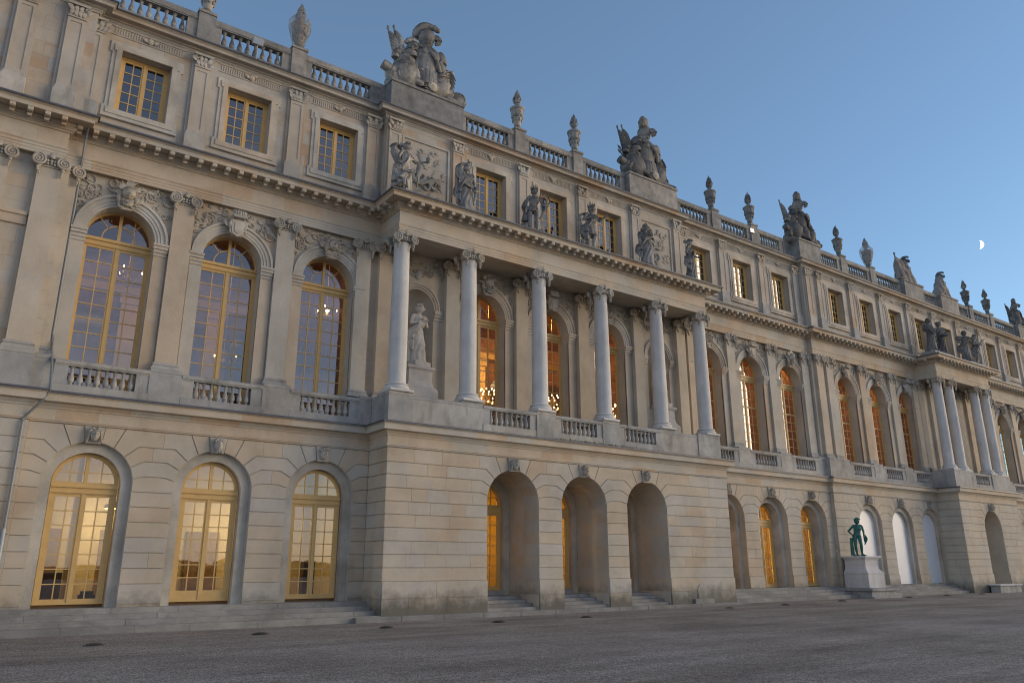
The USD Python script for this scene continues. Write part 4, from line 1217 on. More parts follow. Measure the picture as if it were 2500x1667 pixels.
# --- rooms behind the glass
rooms = group_part(PAL, 'great_hall')
part(rooms, 'floor', bx(-8, 96, 0.75, 10.5, 7.95, 8.05), 'wood')
part(rooms, 'ceiling', bx(-8, 96, 0.7, 10.5, 17.1, 17.2), 'hall_wall')
part(rooms, 'back_wall', bx(-8, 96, 10.5, 10.6, 7.9, 17.2), 'hall_wall')
pl = []
for k in range(-2, 22):
    x = k * BAY + 2.15
    pl += [bx(x - 0.4, x + 0.4, 10.2, 10.5, 8.05, 15.0), bx(x - 0.5, x + 0.5, 10.1, 10.5, 15.0, 15.5)]
part(rooms, 'gilded_pilasters', cat(pl), 'hall_gold')
arc = []
for k in range(-2, 22):
    c = k * BAY
    arc.append(extrude_xz(arch_poly(c, 1.35, 13.2, 8.6, 14), 10.38, 10.5))
part(rooms, 'mirrored_arches', cat(arc), 'mirror')
part(rooms, 'gilded_cornice', cat(bx(-8, 96, 10.0, 10.5, 15.5, 15.9), bx(-8, 96, 10.3, 10.5, 8.05, 8.6)), 'hall_gold')
part(rooms, 'partition', cat(*[bx(x - 0.1, x + 0.1, 0.75, 10.5, 8.05, 17.1) for x in (-7, 10.9, 32.3, 45.5, 60, 69)]), 'hall_wall')
part(rooms, 'facade_lining', cat(*[bx(x - 0.85, x + 0.85, 0.72, 0.9, 8.05, 17.1) for x in [k * BAY + 2.15 for k in range(-2, 10)]]), 'hall_wall')
lower = group_part(PAL, 'ground_floor_rooms')
part(lower, 'floor', bx(-3, 46, 0.0, 5, 0.75, 0.865), 'wood')
part(lower, 'back_wall', bx(-3, 46, 5, 5.1, 0.7, 7.0), 'cream')
part(lower, 'ceiling', bx(-3, 46, -0.1, 5, 6.7, 6.8), 'cream')
part(lower, 'partition', cat(*[bx(x - 0.15, x + 0.15, 0.3, 5, 0.86, 6.7) for x in (-2.5, 10.9, 32.3, 45.4)], bx(2.0, 2.3, -0.1, 1.4, 0.86, 6.7), bx(6.3, 6.6, -0.1, 1.4, 0.86, 6.7)), 'cream')
part(lower, 'wall_niche', cat(*[bx(x - 0.7, x + 0.7, 4.9, 5.0, 0.87, 3.6) for x in (-0.6, 2.2, 5.6, 8.4)]), 'wood')
part(lower, 'wall_pilasters', cat(*[bx(x - 0.3, x + 0.3, 4.75, 5.0, 0.87, 6.6) for x in (-1.9, 0.8, 3.6, 4.3, 7.0, 9.8)]), 'cream')
for m_ in (bx(-1.3, 0.1, 3.0, 3.6, 0.87, 1.9), bx(9.0, 9.5, 1.6, 2.0, 0.87, 2.3)):
    part(lower, 'dark_cabinet', m_, 'dark_wood')
for c in WING2 + AVANT:
    part(PAL, 'curtain', bx(c - 1.1, c + 1.1, 0.55, 0.57, 0.9, 6.3), 'ochre_cloth')
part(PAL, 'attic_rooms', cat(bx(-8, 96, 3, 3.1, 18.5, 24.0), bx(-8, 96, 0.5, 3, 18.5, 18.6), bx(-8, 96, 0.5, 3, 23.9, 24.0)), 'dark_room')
for c in GBEY[1:3]:
    part(PAL, 'yellow_blind', bx(c - 0.9, c + 0.9, 0.1, 0.12, 19.9, 22.5), 'blind')
for k, x in enumerate((2.15, 6.45)):
    pass


# ------------------------------------------------------------------ lamps behind the windows: chandeliers, unseen room lamps, added hall fill
def chandelier(x, y, z, label, s=1.0):
    s = 3.0
    root = thing('chandelier', label, 'chandelier', (x, y, z), group='chandeliers in the great hall')
    part(root, 'stem', tube([(0, 0, 0.3), (0, 0, 17.05 - z)], 0.025, 6), 'hall_gold')
    part(root, 'frame', cat(lathe([(0, -0.7), (0.08, -0.65), (0.2, -0.3), (0.1, -0.1), (0.25, 0.1), (0.06, 0.35), (0, 0.4)], 12), *[tube(spline([(0, 0, -0.2), (0.4 * math.cos(a), 0.4 * math.sin(a), -0.3), (0.6 * math.cos(a), 0.6 * math.sin(a), 0.0)], 7), 0.02, 5) for a in np.arange(8) * PI / 4]), 'hall_gold', smooth=40)
    for rr_, zz_, nn_ in (((0.62, 0.1, 12), (0.4, 0.45, 8), (0.3, -0.25, 6)) if x > 11 else ((0.55, 0.1, 3),)):
        for a in np.arange(nn_) * 2 * PI / nn_:
            part(root, 'bulb', ball((rr_ * math.cos(a), rr_ * math.sin(a), zz_), (0.03, 0.03, 0.06), 1), 'bulb')
    if x < 11:
        part(root, 'bulb', ball((0, -0.1, 0.0), 0.10 if x > 9 else 0.04, 2), 'bulb')
    li = UsdLux.SphereLight.Define(stage, root + '/glow')
    li.CreateRadiusAttr(0.12); li.CreateIntensityAttr((12 if x > 11 else 5) * s); li.CreateColorAttr(Gf.Vec3f(1.0, 0.55, 0.2))
    li.AddTranslateOp().Set(Gf.Vec3d(0, 0, 0))
    return root


for x0, x1, w_ in ((-6.5, 10.5, 1.6), (11.2, 32.0, 11.0), (32.7, 45.2, 10.0), (45.8, 59.5, 10.0), (60.2, 68.8, 10.0)):
    root = thing('ceiling_light_strip', 'added fill strip hidden above the windows, lighting the great hall', 'lamp', ((x0 + x1) / 2, 1.0, 16.6), group='added fill strips hidden above the hall windows')  # added fill light for the hall walls, hidden from outside
    part(root, 'trough', bx(-(x1 - x0) / 2, (x1 - x0) / 2, -0.06, 0.0, -0.25, 0.25), 'hall_gold')
    li = UsdLux.RectLight.Define(stage, root + '/glow')
    li.CreateWidthAttr(x1 - x0); li.CreateHeightAttr(0.4); li.CreateIntensityAttr(w_); li.CreateColorAttr(Gf.Vec3f(1.0, 0.62, 0.27))
    li.AddTransformOp().Set(Gf.Matrix4d(-1, 0, 0, 0, 0, 0, 1, 0, 0, 1, 0, 0, 0, 0.02, 0, 1) if False else Gf.Matrix4d(1, 0, 0, 0, 0, 0, 1, 0, 0, -1, 0, 0, 0, 0.02, 0, 1))
for k, (x, y, z, lb) in enumerate([(1.0, 4.0, 14.5, 'gilt chandelier behind the first arched window'), (10.0, 3.5, 14.35, 'bright chandelier shining through the third arched window'), (19.4, 3.0, 11.0, 'lit chandelier inside the first window of the portico'),
                                   (24.0, 3.0, 11.2, 'lit chandelier inside the middle window of the portico'), (29.5, 4.0, 11.5, 'chandelier inside the third window of the portico'), (38.7, 5.0, 11.5, 'chandelier behind the windows beyond the portico'),
                                   (52.0, 5.0, 11.5, 'chandelier behind the far wing windows'), (64.3, 4.0, 11.5, 'chandelier behind the far portico'), (5.4, 4.0, 11.4, 'small hanging lamp low behind the second arched window')]):
    chandelier(x, y, z, lb)
for x, lb in ((1.5, 'unseen lamp lighting the first ground floor room'), (6.6, 'unseen lamp lighting the second ground floor room'), (17.2, 'unseen lamp lighting the curtain of the first passage from behind'), (23, 'unseen lamp lighting the curtain of the middle passage from behind'), (36.5, 'unseen lamp lighting the ochre curtains beyond the portico from behind'), (41.5, 'unseen lamp lighting the last ochre curtain from behind')):
    root = thing('room_lamp', lb, 'lamp', (x, 3.0, 4.3), group='unseen lamps lighting the ground floor rooms')  # out of view, placed to light the rooms and the curtains from behind
    part(root, 'shade', lathe([(0, 0.0), (0.3, 0.02), (0.32, 0.1), (0.1, 0.3), (0, 0.3)], 16), 'cream', smooth=40)
    part(root, 'rod', tube([(0, 0, 0.3), (0, 0, 2.42)], 0.02, 6), 'hall_gold')
    li = UsdLux.SphereLight.Define(stage, root + '/glow')
    li.CreateRadiusAttr(0.25); li.CreateIntensityAttr(20.0 if x < 9 else 55.0); li.CreateColorAttr(Gf.Vec3f(1.0, 0.72, 0.34)); li.AddTranslateOp().Set(Gf.Vec3d(0, 0, -0.35))

# ------------------------------------------------------------------ figures
def capsule(p0, p1, r0, r1, mid=None):
    p0, p1 = np.array(p0, float), np.array(p1, float)
    s = m3.Manifold.sphere(1.0, 14)
    a = s.scale((r0, r0, r0)).translate(tuple(p0)); b = s.scale((r1, r1, r1)).translate(tuple(p1))
    return m3.Manifold.batch_hull([a, b])


def ell(c, r):
    return m3.Manifold.sphere(1.0, 18).scale(tuple(map(float, r))).translate(tuple(map(float, c)))


def solid(m):
    return m3.Manifold(m3.Mesh(np.asarray(m.vertices, np.float32), np.asarray(m.faces, np.uint32)))


def sculpt(solids, edge=0.03, smooth_it=6, noise=0.006, freq=9.0, seed=0, folds=None):
    u = m3.Manifold.batch_boolean(solids, m3.OpType.Add)
    u = u.refine_to_length(edge)
    g = u.to_mesh()
    m = trimesh.Trimesh(g.vert_properties[:, :3], g.tri_verts, process=False)
    m.merge_vertices()
    if smooth_it:
        trimesh.smoothing.filter_taubin(m, lamb=0.5, nu=0.53, iterations=smooth_it)
    v = np.array(m.vertices); n = np.array(m.vertex_normals)
    d = noise * 2 * (meshkit.fbm(v * freq, 3, seed) - 0.5)
    if folds is not None:
        d = d + folds(v)
    return trimesh.Trimesh(v + n * d[:, None], m.faces, process=False)


def loft(sections, nt=40):
    """Closed solid from (cx, cy, z, rx, ry, fold depth, fold count, phase) sections, bottom to top."""
    th = np.arange(nt) * 2 * PI / nt
    rings = []
    for cx, cy, z, rx, ry, fd, fc, ph in sections:
        k = 1 + fd * (np.sin(fc * th + ph) * 0.6 + np.sin((fc * 1.7) // 1 * th + 2.1 * ph + z * 3) * 0.4)
        rings.append(np.column_stack([cx + rx * k * np.cos(th), cy + ry * k * np.sin(th), np.full(nt, z)]))
    n = len(rings)
    v = np.vstack(rings + [[[sections[0][0], sections[0][1], sections[0][2]]], [[sections[-1][0], sections[-1][1], sections[-1][2]]]])
    f = []
    for a in range(n - 1):
        for b in range(nt):
            p, q_ = a * nt + b, a * nt + (b + 1) % nt
            f += [[p, q_, q_ + nt], [p, q_ + nt, p + nt]]
    for b in range(nt):
        f += [[n * nt, (b + 1) % nt, b], [n * nt + 1, (n - 1) * nt + b, (n - 1) * nt + (b + 1) % nt]]
    return trimesh.Trimesh(v, np.array(f), process=False)


def sections_spline(keys, n=26):
    k = np.array(keys, float)
    from scipy.interpolate import PchipInterpolator
    z = np.linspace(k[0, 2], k[-1, 2], n)
    cols = [PchipInterpolator(k[:, 2], k[:, i])(z) for i in range(k.shape[1])]
    cols[2] = z
    return np.column_stack(cols)


def figure(kind='robed', seed=0, arms=None, turn=0.3, lean=0.0, hair='curl', attribute=None, cape=True):
    """A standing carved figure 1.8 m tall, feet at the origin, facing -y. arms: for each side the (elbow, hand) points."""
    rg = random.Random(seed)
    S = []
    hip = 0.035 * (1 if seed % 2 else -1)
    sh = -hip * 0.7
    # torso
    S += [m3.Manifold.batch_hull([ell((hip, 0, 0.97), (0.155, 0.11, 0.10)), ell((hip * 0.5, 0.0, 1.10), (0.13, 0.095, 0.08))]),
          m3.Manifold.batch_hull([ell((hip * 0.5, 0, 1.10), (0.13, 0.095, 0.08)), ell((sh, -0.01, 1.32), (0.165, 0.115, 0.10)), ell((sh, 0.01, 1.43), (0.15, 0.07, 0.05))]),
          capsule((sh - 0.15, 0.01, 1.425), (sh + 0.15, 0.01, 1.425), 0.068, 0.068), capsule((sh, 0.005, 1.42), (sh * 0.8, -0.01, 1.56), 0.062, 0.055)]
    if kind == 'robed':
        for s in (-1, 1):
            S.append(ell((sh + s * 0.075, -0.10, 1.30), (0.062, 0.05, 0.06)))
    # legs
    fx = (-0.10, 0.10); bent = 1 if seed % 2 == 0 else 0
    for q_ in (0, 1):
        hx = hip + (-0.085 if q_ == 0 else 0.085)
        knee = (hx + (0.02 if q_ else -0.02), -0.10 if q_ == bent else -0.02, 0.51); ank = (fx[q_], -0.0 if q_ == bent else 0.02, 0.08)
        S += [capsule((hx, 0, 0.92), knee, 0.092, 0.060), capsule(knee, (np.array(knee) * 0.6 + np.array(ank) * 0.4) + np.array([0, 0.02, 0]), 0.058, 0.060), capsule((np.array(knee) * 0.55 + np.array(ank) * 0.45) + np.array([0, 0.02, 0]), ank, 0.058, 0.036),
              m3.Manifold.batch_hull([ell((ank[0], ank[1] + 0.02, 0.045), (0.038, 0.045, 0.045)), ell((ank[0] * 1.25, ank[1] - 0.15, 0.025), (0.042, 0.05, 0.025))])]
    # arms
    arms = arms or [((-0.27, 0.02, 1.14), (-0.22, -0.16, 0.98)), ((0.27, 0.0, 1.14), (0.20, -0.18, 1.02))]
    hands = []
    for s, (el_, ha) in zip((-1, 1), arms):
        shp = np.array((sh + s * 0.185, 0.01, 1.40)); el_, ha = np.array(el_, float), np.array(ha, float)
        S += [capsule(shp, el_, 0.058, 0.044), capsule(el_, ha, 0.045, 0.030)]
        dv = (ha - el_) / np.linalg.norm(ha - el_)
        side = np.cross(dv, [0, 1, 0.2]); side /= np.linalg.norm(side) + 1e-9
        palm = ha + dv * 0.05
        S.append(m3.Manifold.batch_hull([ell(ha + dv * 0.015, (0.028,) * 3), ell(palm + side * 0.022, (0.017,) * 3), ell(palm - side * 0.022, (0.017,) * 3)]))
        dn = np.cross(dv, side)
        for k, (o_, ln) in enumerate(((-0.028, 0.062), (-0.009, 0.075), (0.010, 0.07), (0.028, 0.055))):
            b0 = palm + side * o_; b1 = b0 + dv * ln * 0.6 + dn * 0.012; b2 = b1 + dv * ln * 0.3 + dn * 0.035
            S += [capsule(b0, b1, 0.0105, 0.0095), capsule(b1, b2, 0.0095, 0.008)]
        th0 = ha + side * -0.03 + dv * 0.02
        S.append(capsule(th0, th0 - side * 0.03 + dv * 0.04 + dn * 0.02, 0.012, 0.009))
        hands.append(palm)
    body = sculpt(S, 0.03, 8, 0.003, 8, seed)
    # head
    h = head_mesh(0, seed + 3) if hair != 'bald' else head_mesh(0, seed + 3)
    h.apply_scale(0.62); h.apply_transform(trimesh.transformations.rotation_matrix(turn, [0, 0, 1])); h.apply_translation((sh * 0.8, -0.02, 1.665))
    out = {'body': body, 'head': h}
    extra = []
    if hair == 'bun':
        extra += [ball((sh * 0.8 - 0.09 * math.sin(turn), 0.11, 1.72), (0.07, 0.07, 0.07), 2)]
    if hair == 'long':
        for s in (-1, 1):
            extra.append(tube(spline([(sh * 0.8 + s * 0.09, 0.05, 1.68), (s * 0.10, 0.06, 1.55), (s * 0.12, -0.02, 1.44)], 9), [0.05, 0.055, 0.055, 0.05, 0.05, 0.045, 0.04, 0.035, 0.02], 7))
    if hair == 'crown':
        for k in range(9):
            a = k * 2 * PI / 9
            extra.append(tube([(sh * 0.8 + 0.10 * math.cos(a), -0.02 + 0.115 * math.sin(a), 1.76), (sh * 0.8 + 0.12 * math.cos(a), -0.02 + 0.135 * math.sin(a), 1.88)], [0.025, 0.006], 5))
    if extra:
        out['hair'] = cat(extra)
    # drapery
    if kind == 'robed':
        ks = [(hip * .2, 0.0, 0.02, 0.24, 0.20, 0.13, 9, 0.4), (hip * .3, -0.01, 0.25, 0.21, 0.175, 0.12, 9, 0.9), (hip * .5, -0.03, 0.55, 0.19, 0.16, 0.08, 8, 1.5), (hip, -0.01, 0.86, 0.185, 0.135, 0.06, 7, 2.2), (hip * .8, 0.0, 1.06, 0.150, 0.112, 0.07, 8, 2.9), (hip * .5, 0, 1.13, 0.145, 0.108, 0.05, 8, 3.2)]
        dr = [loft(sections_spline(ks), 54), loft(sections_spline([(hip * .5, 0, 1.08, 0.15, 0.115, 0.07, 11, 0.3), (sh, -0.012, 1.27, 0.182, 0.142, 0.05, 10, 1.0), (sh, 0.0, 1.39, 0.18, 0.105, 0.03, 9, 1.4), (sh, 0.01, 1.45, 0.12, 0.07, 0.02, 9, 1.6)], 12), 44)]
    elif kind == 'tunic':
        dr = [loft(sections_spline([(hip * .6, -0.01, 0.55, 0.215, 0.18, 0.13, 9, 0.4), (hip * .8, -0.01, 0.75, 0.20, 0.155, 0.09, 9, 1.0), (hip * .8, 0, 1.0, 0.17, 0.125, 0.04, 9, 1.6), (hip * .5, 0, 1.09, 0.15, 0.11, 0.03, 9, 1.8)], 16), 50),
              loft(sections_spline([(hip * .5, 0, 1.06, 0.15, 0.115, 0.05, 11, 0.3), (sh, -0.012, 1.27, 0.185, 0.14, 0.035, 10, 1.0), (sh, 0.0, 1.39, 0.18, 0.105, 0.03, 9, 1.4), (sh, 0.01, 1.45, 0.12, 0.07, 0.02, 9, 1.6)], 12), 44)]
    else:
        dr = [loft(sections_spline([(hip, 0, 0.80, 0.185, 0.14, 0.10, 9, 0.4), (hip, 0, 0.92, 0.175, 0.13, 0.07, 8, 1.2), (hip, 0, 1.0, 0.165, 0.12, 0.05, 7, 2.0)], 8), 40)] if kind == 'loin' else []
    if cape:
        s = 1 if seed % 3 else -1
        bands = []
        for k in range(7):
            o_ = (k - 3) * 0.035
            p = spline([(s * 0.17 + o_ * 0.3, -0.03, 1.46), (s * 0.02 + o_, -0.155, 1.22), (-s * 0.16 + o_ * 0.5, -0.14, 0.98 + o_), (-s * 0.23, 0.0, 0.88 + o_), (-s * 0.10, 0.15, 0.95 + o_)], 16)
            bands.append(tube(p, 0.026 + 0.008 * math.sin(k * 2.3), 6))
        for k in range(6):
            x_ = -s * (0.20 + 0.022 * k)
            p = spline([(x_ * 0.9, -0.06 + 0.03 * k, 0.95), (x_ * 1.12, -0.08 + 0.035 * k, 0.7), (x_ * 1.05, -0.06 + 0.035 * k, 0.34 + 0.05 * k)], 10)
            bands.append(tube(p, np.linspace(0.03, 0.045, 10) * (1 - 0.15 * (k % 2)), 6))
        dr += bands
    if dr:
        out['drapery'] = cat(dr)
    out['_hands'] = hands
    return out


def statue(name, label, fig, loc, h, rz=0.0, mat='statue', plinth=0.3, pw=0.42, extras=(), cat_='statue', group=None, body_mat=None):
    root = thing(name, label, cat_, loc, rz, group=group)
    k = h / 1.85
    sc_ = np.array([k, k, k])
    if plinth:
        part(root, 'plinth', cbox(-pw, pw, -pw * 0.9, pw * 0.9, -0.12, plinth), mat)
    for nm, m in fig.items():
        if nm.startswith('_'):
            continue
        mm = m.copy(); mm.apply_scale((k * 1.2, k * 1.2, k)); mm.apply_translation((0, 0, plinth - 0.01))
        part(root, nm, mm, mat, smooth=60)
    for nm, m in extras:
        mm = m.copy(); mm.apply_scale((k * 1.2, k * 1.2, k)); mm.apply_translation((0, 0, plinth - 0.01))
        part(root, nm, mm, mat, smooth=45)
    return root


ROOFZ = 18.62
SY = -1.86
f1 = figure('robed', 2, [((-0.28, 0.04, 1.15), (-0.34, -0.05, 0.90)), ((0.30, -0.14, 1.20), (0.42, -0.36, 1.24))], turn=0.9, hair='bun')
dog = cat(tube(spline([(-0.30, -0.12, 0.12), (-0.30, -0.10, 0.38), (-0.24, -0.22, 0.52)], 8), [0.11, 0.11, 0.10, 0.09, 0.08, 0.08, 0.08, 0.06], 8), ball((-0.22, -0.30, 0.55), (0.06, 0.11, 0.06), 2), tube([(-0.34, -0.2, 0.3), (-0.34, -0.24, 0.02)], [0.045, 0.03], 6), tube([(-0.24, -0.2, 0.3), (-0.24, -0.25, 0.02)], [0.045, 0.03], 6),
          tube(spline([(-0.25, 0.10, 0.05), (-0.24, 0.12, 0.5), (-0.27, 0.12, 0.9)], 8), [0.15, 0.15, 0.14, 0.13, 0.12, 0.10, 0.09, 0.07], 8))
cloak = tube(spline([(-0.05, 0.10, 1.5), (-0.30, 0.16, 1.62), (-0.40, 0.14, 1.42), (-0.30, 0.12, 1.1), (-0.28, 0.08, 0.8)], 16), np.r_[np.linspace(0.05, 0.12, 8), np.linspace(0.12, 0.05, 8)], 8, flat=0.5)
cup = cat(tube([(0.44, -0.42, 1.22), (0.45, -0.44, 1.34)], [0.03, 0.07], 8), ball((0.45, -0.44, 1.36), 0.06, 1), tube(spline([(0.33, -0.22, 1.16), (0.36, -0.2, 0.8), (0.33, -0.16, 0.35)], 10), [0.05, 0.07, 0.08, 0.08, 0.08, 0.075, 0.07, 0.065, 0.05, 0.03], 8, flat=0.4))
statue('cornice_statue', 'robed woman statue holding out a cup, dog at her feet, on the portico corner', f1, (11.3, SY, ROOFZ + 0.1), 2.72, 0.5, extras=[('dog', dog), ('cloak', cloak), ('cup', cup)])
f2 = figure('robed', 4, [((-0.30, 0.02, 1.62), (-0.02, -0.06, 1.83)), ((0.27, -0.02, 1.14), (0.20, -0.12, 0.93))], turn=0.8, hair='curl')
veil = cat(*[tube(spline([(-0.06 + 0.02 * k, 0.02, 1.86), (-0.30 + 0.015 * k, 0.03 - 0.02 * k, 1.66), (-0.30 + 0.04 * k, -0.06 - 0.02 * k, 1.25), (-0.12 + 0.05 * k, -0.16, 0.95), (0.20, -0.14, 0.88 - 0.03 * k)], 16), 0.035, 6) for k in range(6)], *[tube(spline([(-0.30 + 0.02 * k, 0.03, 1.6), (-0.31 + 0.02 * k, 0.04, 1.0), (-0.26 + 0.02 * k, 0.03, 0.25)], 10), 0.04, 6) for k in range(4)])
jug = cat(lathe([(0, 0), (0.05, 0.0), (0.08, 0.08), (0.05, 0.16), (0.03, 0.2), (0.05, 0.22), (0, 0.22)], 12).apply_translation((0.24, -0.16, 0.70)), tube(spline([(0.24, -0.12, 0.9), (0.26, -0.1, 0.6), (0.22, -0.08, 0.3)], 8), 0.045, 6))
statue('cornice_statue', 'veiled statue with arm raised over her head, left of the first portico attic window', f2, (14.72, SY, ROOFZ + 0.1), 2.62, -0.05, extras=[('veil', veil), ('jug', jug)])
f3 = figure('loin', 6, [((-0.26, 0.03, 1.14), (-0.24, -0.06, 0.90)), ((0.30, -0.04, 1.17), (0.24, -0.22, 1.26))], turn=0.6, hair='crown', cape=False)
lyre = cat(tube(spline([(0.20, -0.28, 0.98), (0.10, -0.30, 1.2), (0.16, -0.30, 1.46)], 9), 0.03, 6), tube(spline([(0.36, -0.26, 0.98), (0.44, -0.26, 1.2), (0.36, -0.26, 1.46)], 9), 0.03, 6), tube([(0.12, -0.3, 1.42), (0.40, -0.26, 1.42)], 0.022, 6), ball((0.28, -0.27, 1.0), (0.13, 0.05, 0.08), 1), *[tube([(0.2 + 0.04 * k, -0.28, 1.0), (0.2 + 0.04 * k, -0.28, 1.42)], 0.007, 4) for k in range(4)])
stump3 = cat(tube(spline([(-0.24, 0.14, 0.0), (-0.25, 0.12, 0.45), (-0.22, 0.1, 0.8)], 8), [0.18, 0.16, 0.15, 0.14, 0.13, 0.12, 0.11, 0.08], 8), tube(spline([(0.02, 0.12, 1.45), (-0.20, 0.16, 1.35), (-0.28, 0.14, 0.9), (-0.2, 0.12, 0.5)], 12), 0.09, 8, flat=0.5), tube(spline([(0.25, -0.1, 1.1), (0.32, -0.05, 0.85), (0.2, 0.02, 0.6)], 8), 0.06, 6, flat=.5))
statue('cornice_statue', 'nude youth statue with radiate crown holding a lyre, before the second portico attic window', f3, (19.0, SY, ROOFZ + 0.1), 2.6, -0.3, extras=[('lyre', lyre), ('stump', stump3)])
f4 = figure('tunic', 8, [((-0.28, 0.05, 1.17), (-0.10, -0.18, 1.22)), ((0.28, -0.10, 1.22), (0.40, -0.30, 1.36))], turn=0.9, hair='crown')
scarf = cat(*[tube(spline([(-0.05, 0.08, 1.47), (-0.24, 0.14, 1.46), (-0.31, 0.16, 1.2), (-0.27, 0.12, 0.95), (-0.18, 0.1, 0.8 - 0.05 * k)], 14), 0.05, 7, flat=0.6).apply_translation((0, 0.03 * k, 0)) for k in range(4)], tube(spline([(-0.18, 0.08, 0.9), (-0.22, 0.12, 0.4), (-0.2, 0.1, 0.0)], 8), 0.10, 8))
statue('cornice_statue', 'huntress statue in short tunic with billowing scarf reaching out, before the third portico attic window', f4, (23.05, SY, ROOFZ + 0.1), 2.75, 0.0, extras=[('scarf', scarf)])
f5 = figure('robed', 11, [((-0.26, -0.04, 1.18), (-0.04, -0.17, 1.33)), ((0.24, -0.08, 1.16), (0.05, -0.19, 1.40))], turn=0.7, hair='long')
shawl = cat(*[tube(spline([(0.02, 0.1, 1.52), (-0.20, 0.06, 1.46), (-0.25, -0.02, 1.2), (-0.20, 0.02, 0.9)], 10), 0.06, 7).apply_translation((0.03 * k, 0.02 * k, 0)) for k in range(3)])
statue('cornice_statue', 'draped statue with both hands clasped at the chest, before the second carved attic panel', f5, (27.4, SY, ROOFZ + 0.1), 2.72, -0.3, extras=[('shawl', shawl)])
f6 = figure('robed', 13, [((-0.25, 0.04, 1.14), (-0.14, -0.12, 0.98)), ((0.22, -0.10, 1.14), (0.16, -0.22, 1.04))], turn=1.0, hair='bun')
statue('cornice_statue', 'robed statue in profile with lowered head at the right end of the portico cornice', f6, (31.2, SY, ROOFZ + 0.1), 2.72, 0.45)
# niches
nf = figure('robed', 16, [((-0.24, -0.02, 1.16), (0.02, -0.18, 1.24)), ((0.25, -0.05, 1.17), (0.0, -0.2, 1.30))], turn=0.7, hair='curl')
tree_ = tube(spline([(-0.2, 0.1, 0), (-0.24, 0.08, 0.5), (-0.2, 0.1, 0.95)], 8), [0.12, 0.11, 0.10, 0.10, 0.09, 0.08, 0.07, 0.05], 8)
for c, lb in ((13.25, 'pale robed statue with folded arms in the niche behind the first columns'), (29.85, 'pale statue in the right niche half hidden behind a column')):
    root = statue('niche_statue', lb, nf, (c, -0.05, 11.28), 3.0, 0.25, 'white_statue', 0.14, 0.5, extras=[('stump', tree_)])
    g = thing('statue_pedestal', ('flared' if c < 20 else 'shaded flared') + ' pedestal under the statue in the ' + ('left' if c < 20 else 'right') + ' portico niche', 'pedestal', (c, -0.05, 9.3))
    part(g, 'block', sweep([(-0.62, 0.3), (-0.62, -0.42), (0.62, -0.42), (0.62, 0.3)], [(-0.3, 1.86), (0.10, 1.86), (0.10, 1.74), (0.03, 1.68), (0.0, 1.6), (0.0, 1.15), (0.06, 0.9), (0.20, 0.75), (0.22, 0.65), (0.22, 0.0), (-0.3, 0.0)]), 'white_statue')
    part(g, 'top_slab', bx(-0.7, 0.7, -0.5, 0.3, 1.78, 1.86), 'white_statue')

# far portico statues, in pairs on low blocks
far_specs = [(60.25, 'tall dark robed statue, left one of the pair at the far portico corner', 'robed', 21, -0.5, 'curl'), (62.0, 'dark statue carrying a basket beside the taller one on the far portico', 'robed', 23, -0.45, 'crown'), (66.35, 'dark draped statue with a shoulder bundle, left one of the right far pair', 'robed', 26, -0.6, 'curl'), (68.3, 'dark statue stepping with a raised hand, last one on the far portico', 'tunic', 29, 0.2, 'curl')]
for k, (x, lb, kd, sd, rz, hr) in enumerate(far_specs):
    arms = [None, [((-0.25, 0.0, 1.14), (-0.05, -0.22, 1.0)), ((0.28, -0.1, 1.12), (0.16, -0.28, 1.0))], None, [((-0.27, 0, 1.16), (-0.1, -0.2, 1.15)), ((0.28, -0.12, 1.25), (0.3, -0.3, 1.48))]][k]
    fg = figure(kd, sd, arms, 0.6, hair=hr)
    ex = [('basket', ball((0.08, -0.26, 1.0), (0.16, 0.12, 0.1), 2))] if k == 1 else ([('bundle', ball((-0.24, 0.05, 1.38), (0.14, 0.13, 0.16), 2))] if k == 2 else [])
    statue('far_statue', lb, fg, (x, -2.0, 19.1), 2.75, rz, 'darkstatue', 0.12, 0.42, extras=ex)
for x, lb in ((61.15, 'low stone block under the left pair of far statues'), (67.35, 'low stone block under the right pair of far statues')):
    part('/World', 'statue_block', cbox(x - 1.55, x + 1.55, -2.55, -1.3, 18.6, 19.02), 'grey', label=lb, cat='stone block')

# bronze nude on its marble pedestal
bf = figure('nude', 30, [((-0.33, 0.08, 1.18), (-0.20, 0.02, 0.98)), ((0.26, 0.0, 1.14), (0.22, -0.12, 0.95))], turn=0.5, hair='curl', cape=False)
trunk = cat(tube(spline([(-0.24, 0.10, 0), (-0.25, 0.09, 0.4), (-0.24, 0.08, 0.85)], 8), [0.10, 0.085, 0.08, 0.078, 0.075, 0.07, 0.07, 0.06], 9), tube(spline([(0.24, -0.08, 1.0), (0.30, -0.02, 0.8), (0.26, 0.04, 0.5)], 8), [0.05, 0.07, 0.08, 0.085, 0.08, 0.07, 0.05, 0.03], 7, flat=0.5))
BPX, BPY = 45.9, -1.95
statue('bronze_statue', 'green bronze nude man with hand on hip beside a tree trunk, on a marble pedestal', bf, (BPX, BPY, 2.74), 2.45, -0.7, 'bronze', 0.06, 0.36, extras=[('tree_trunk', trunk)])
g = thing('marble_pedestal', 'tall pale marble pedestal carrying the green bronze statue', 'pedestal', (BPX, BPY, 0.75))
sq = [(-0.72, 0.72), (-0.72, -0.72), (0.72, -0.72), (0.72, 0.72)]
part(g, 'die', sweep(sq, [(-0.5, 1.74), (0.0, 1.74), (0.0, 1.35), (0.06, 1.15), (0.17, 1.02), (0.2, 0.98), (-0.5, 0.98)]), 'marble')
part(g, 'cornice', sweep(sq, [(-0.71, 1.99), (0.18, 1.985), (0.20, 1.95), (0.20, 1.90), (0.14, 1.86), (0.10, 1.82), (0.04, 1.76), (0.0, 1.742), (-0.5, 1.742)]), 'marble')
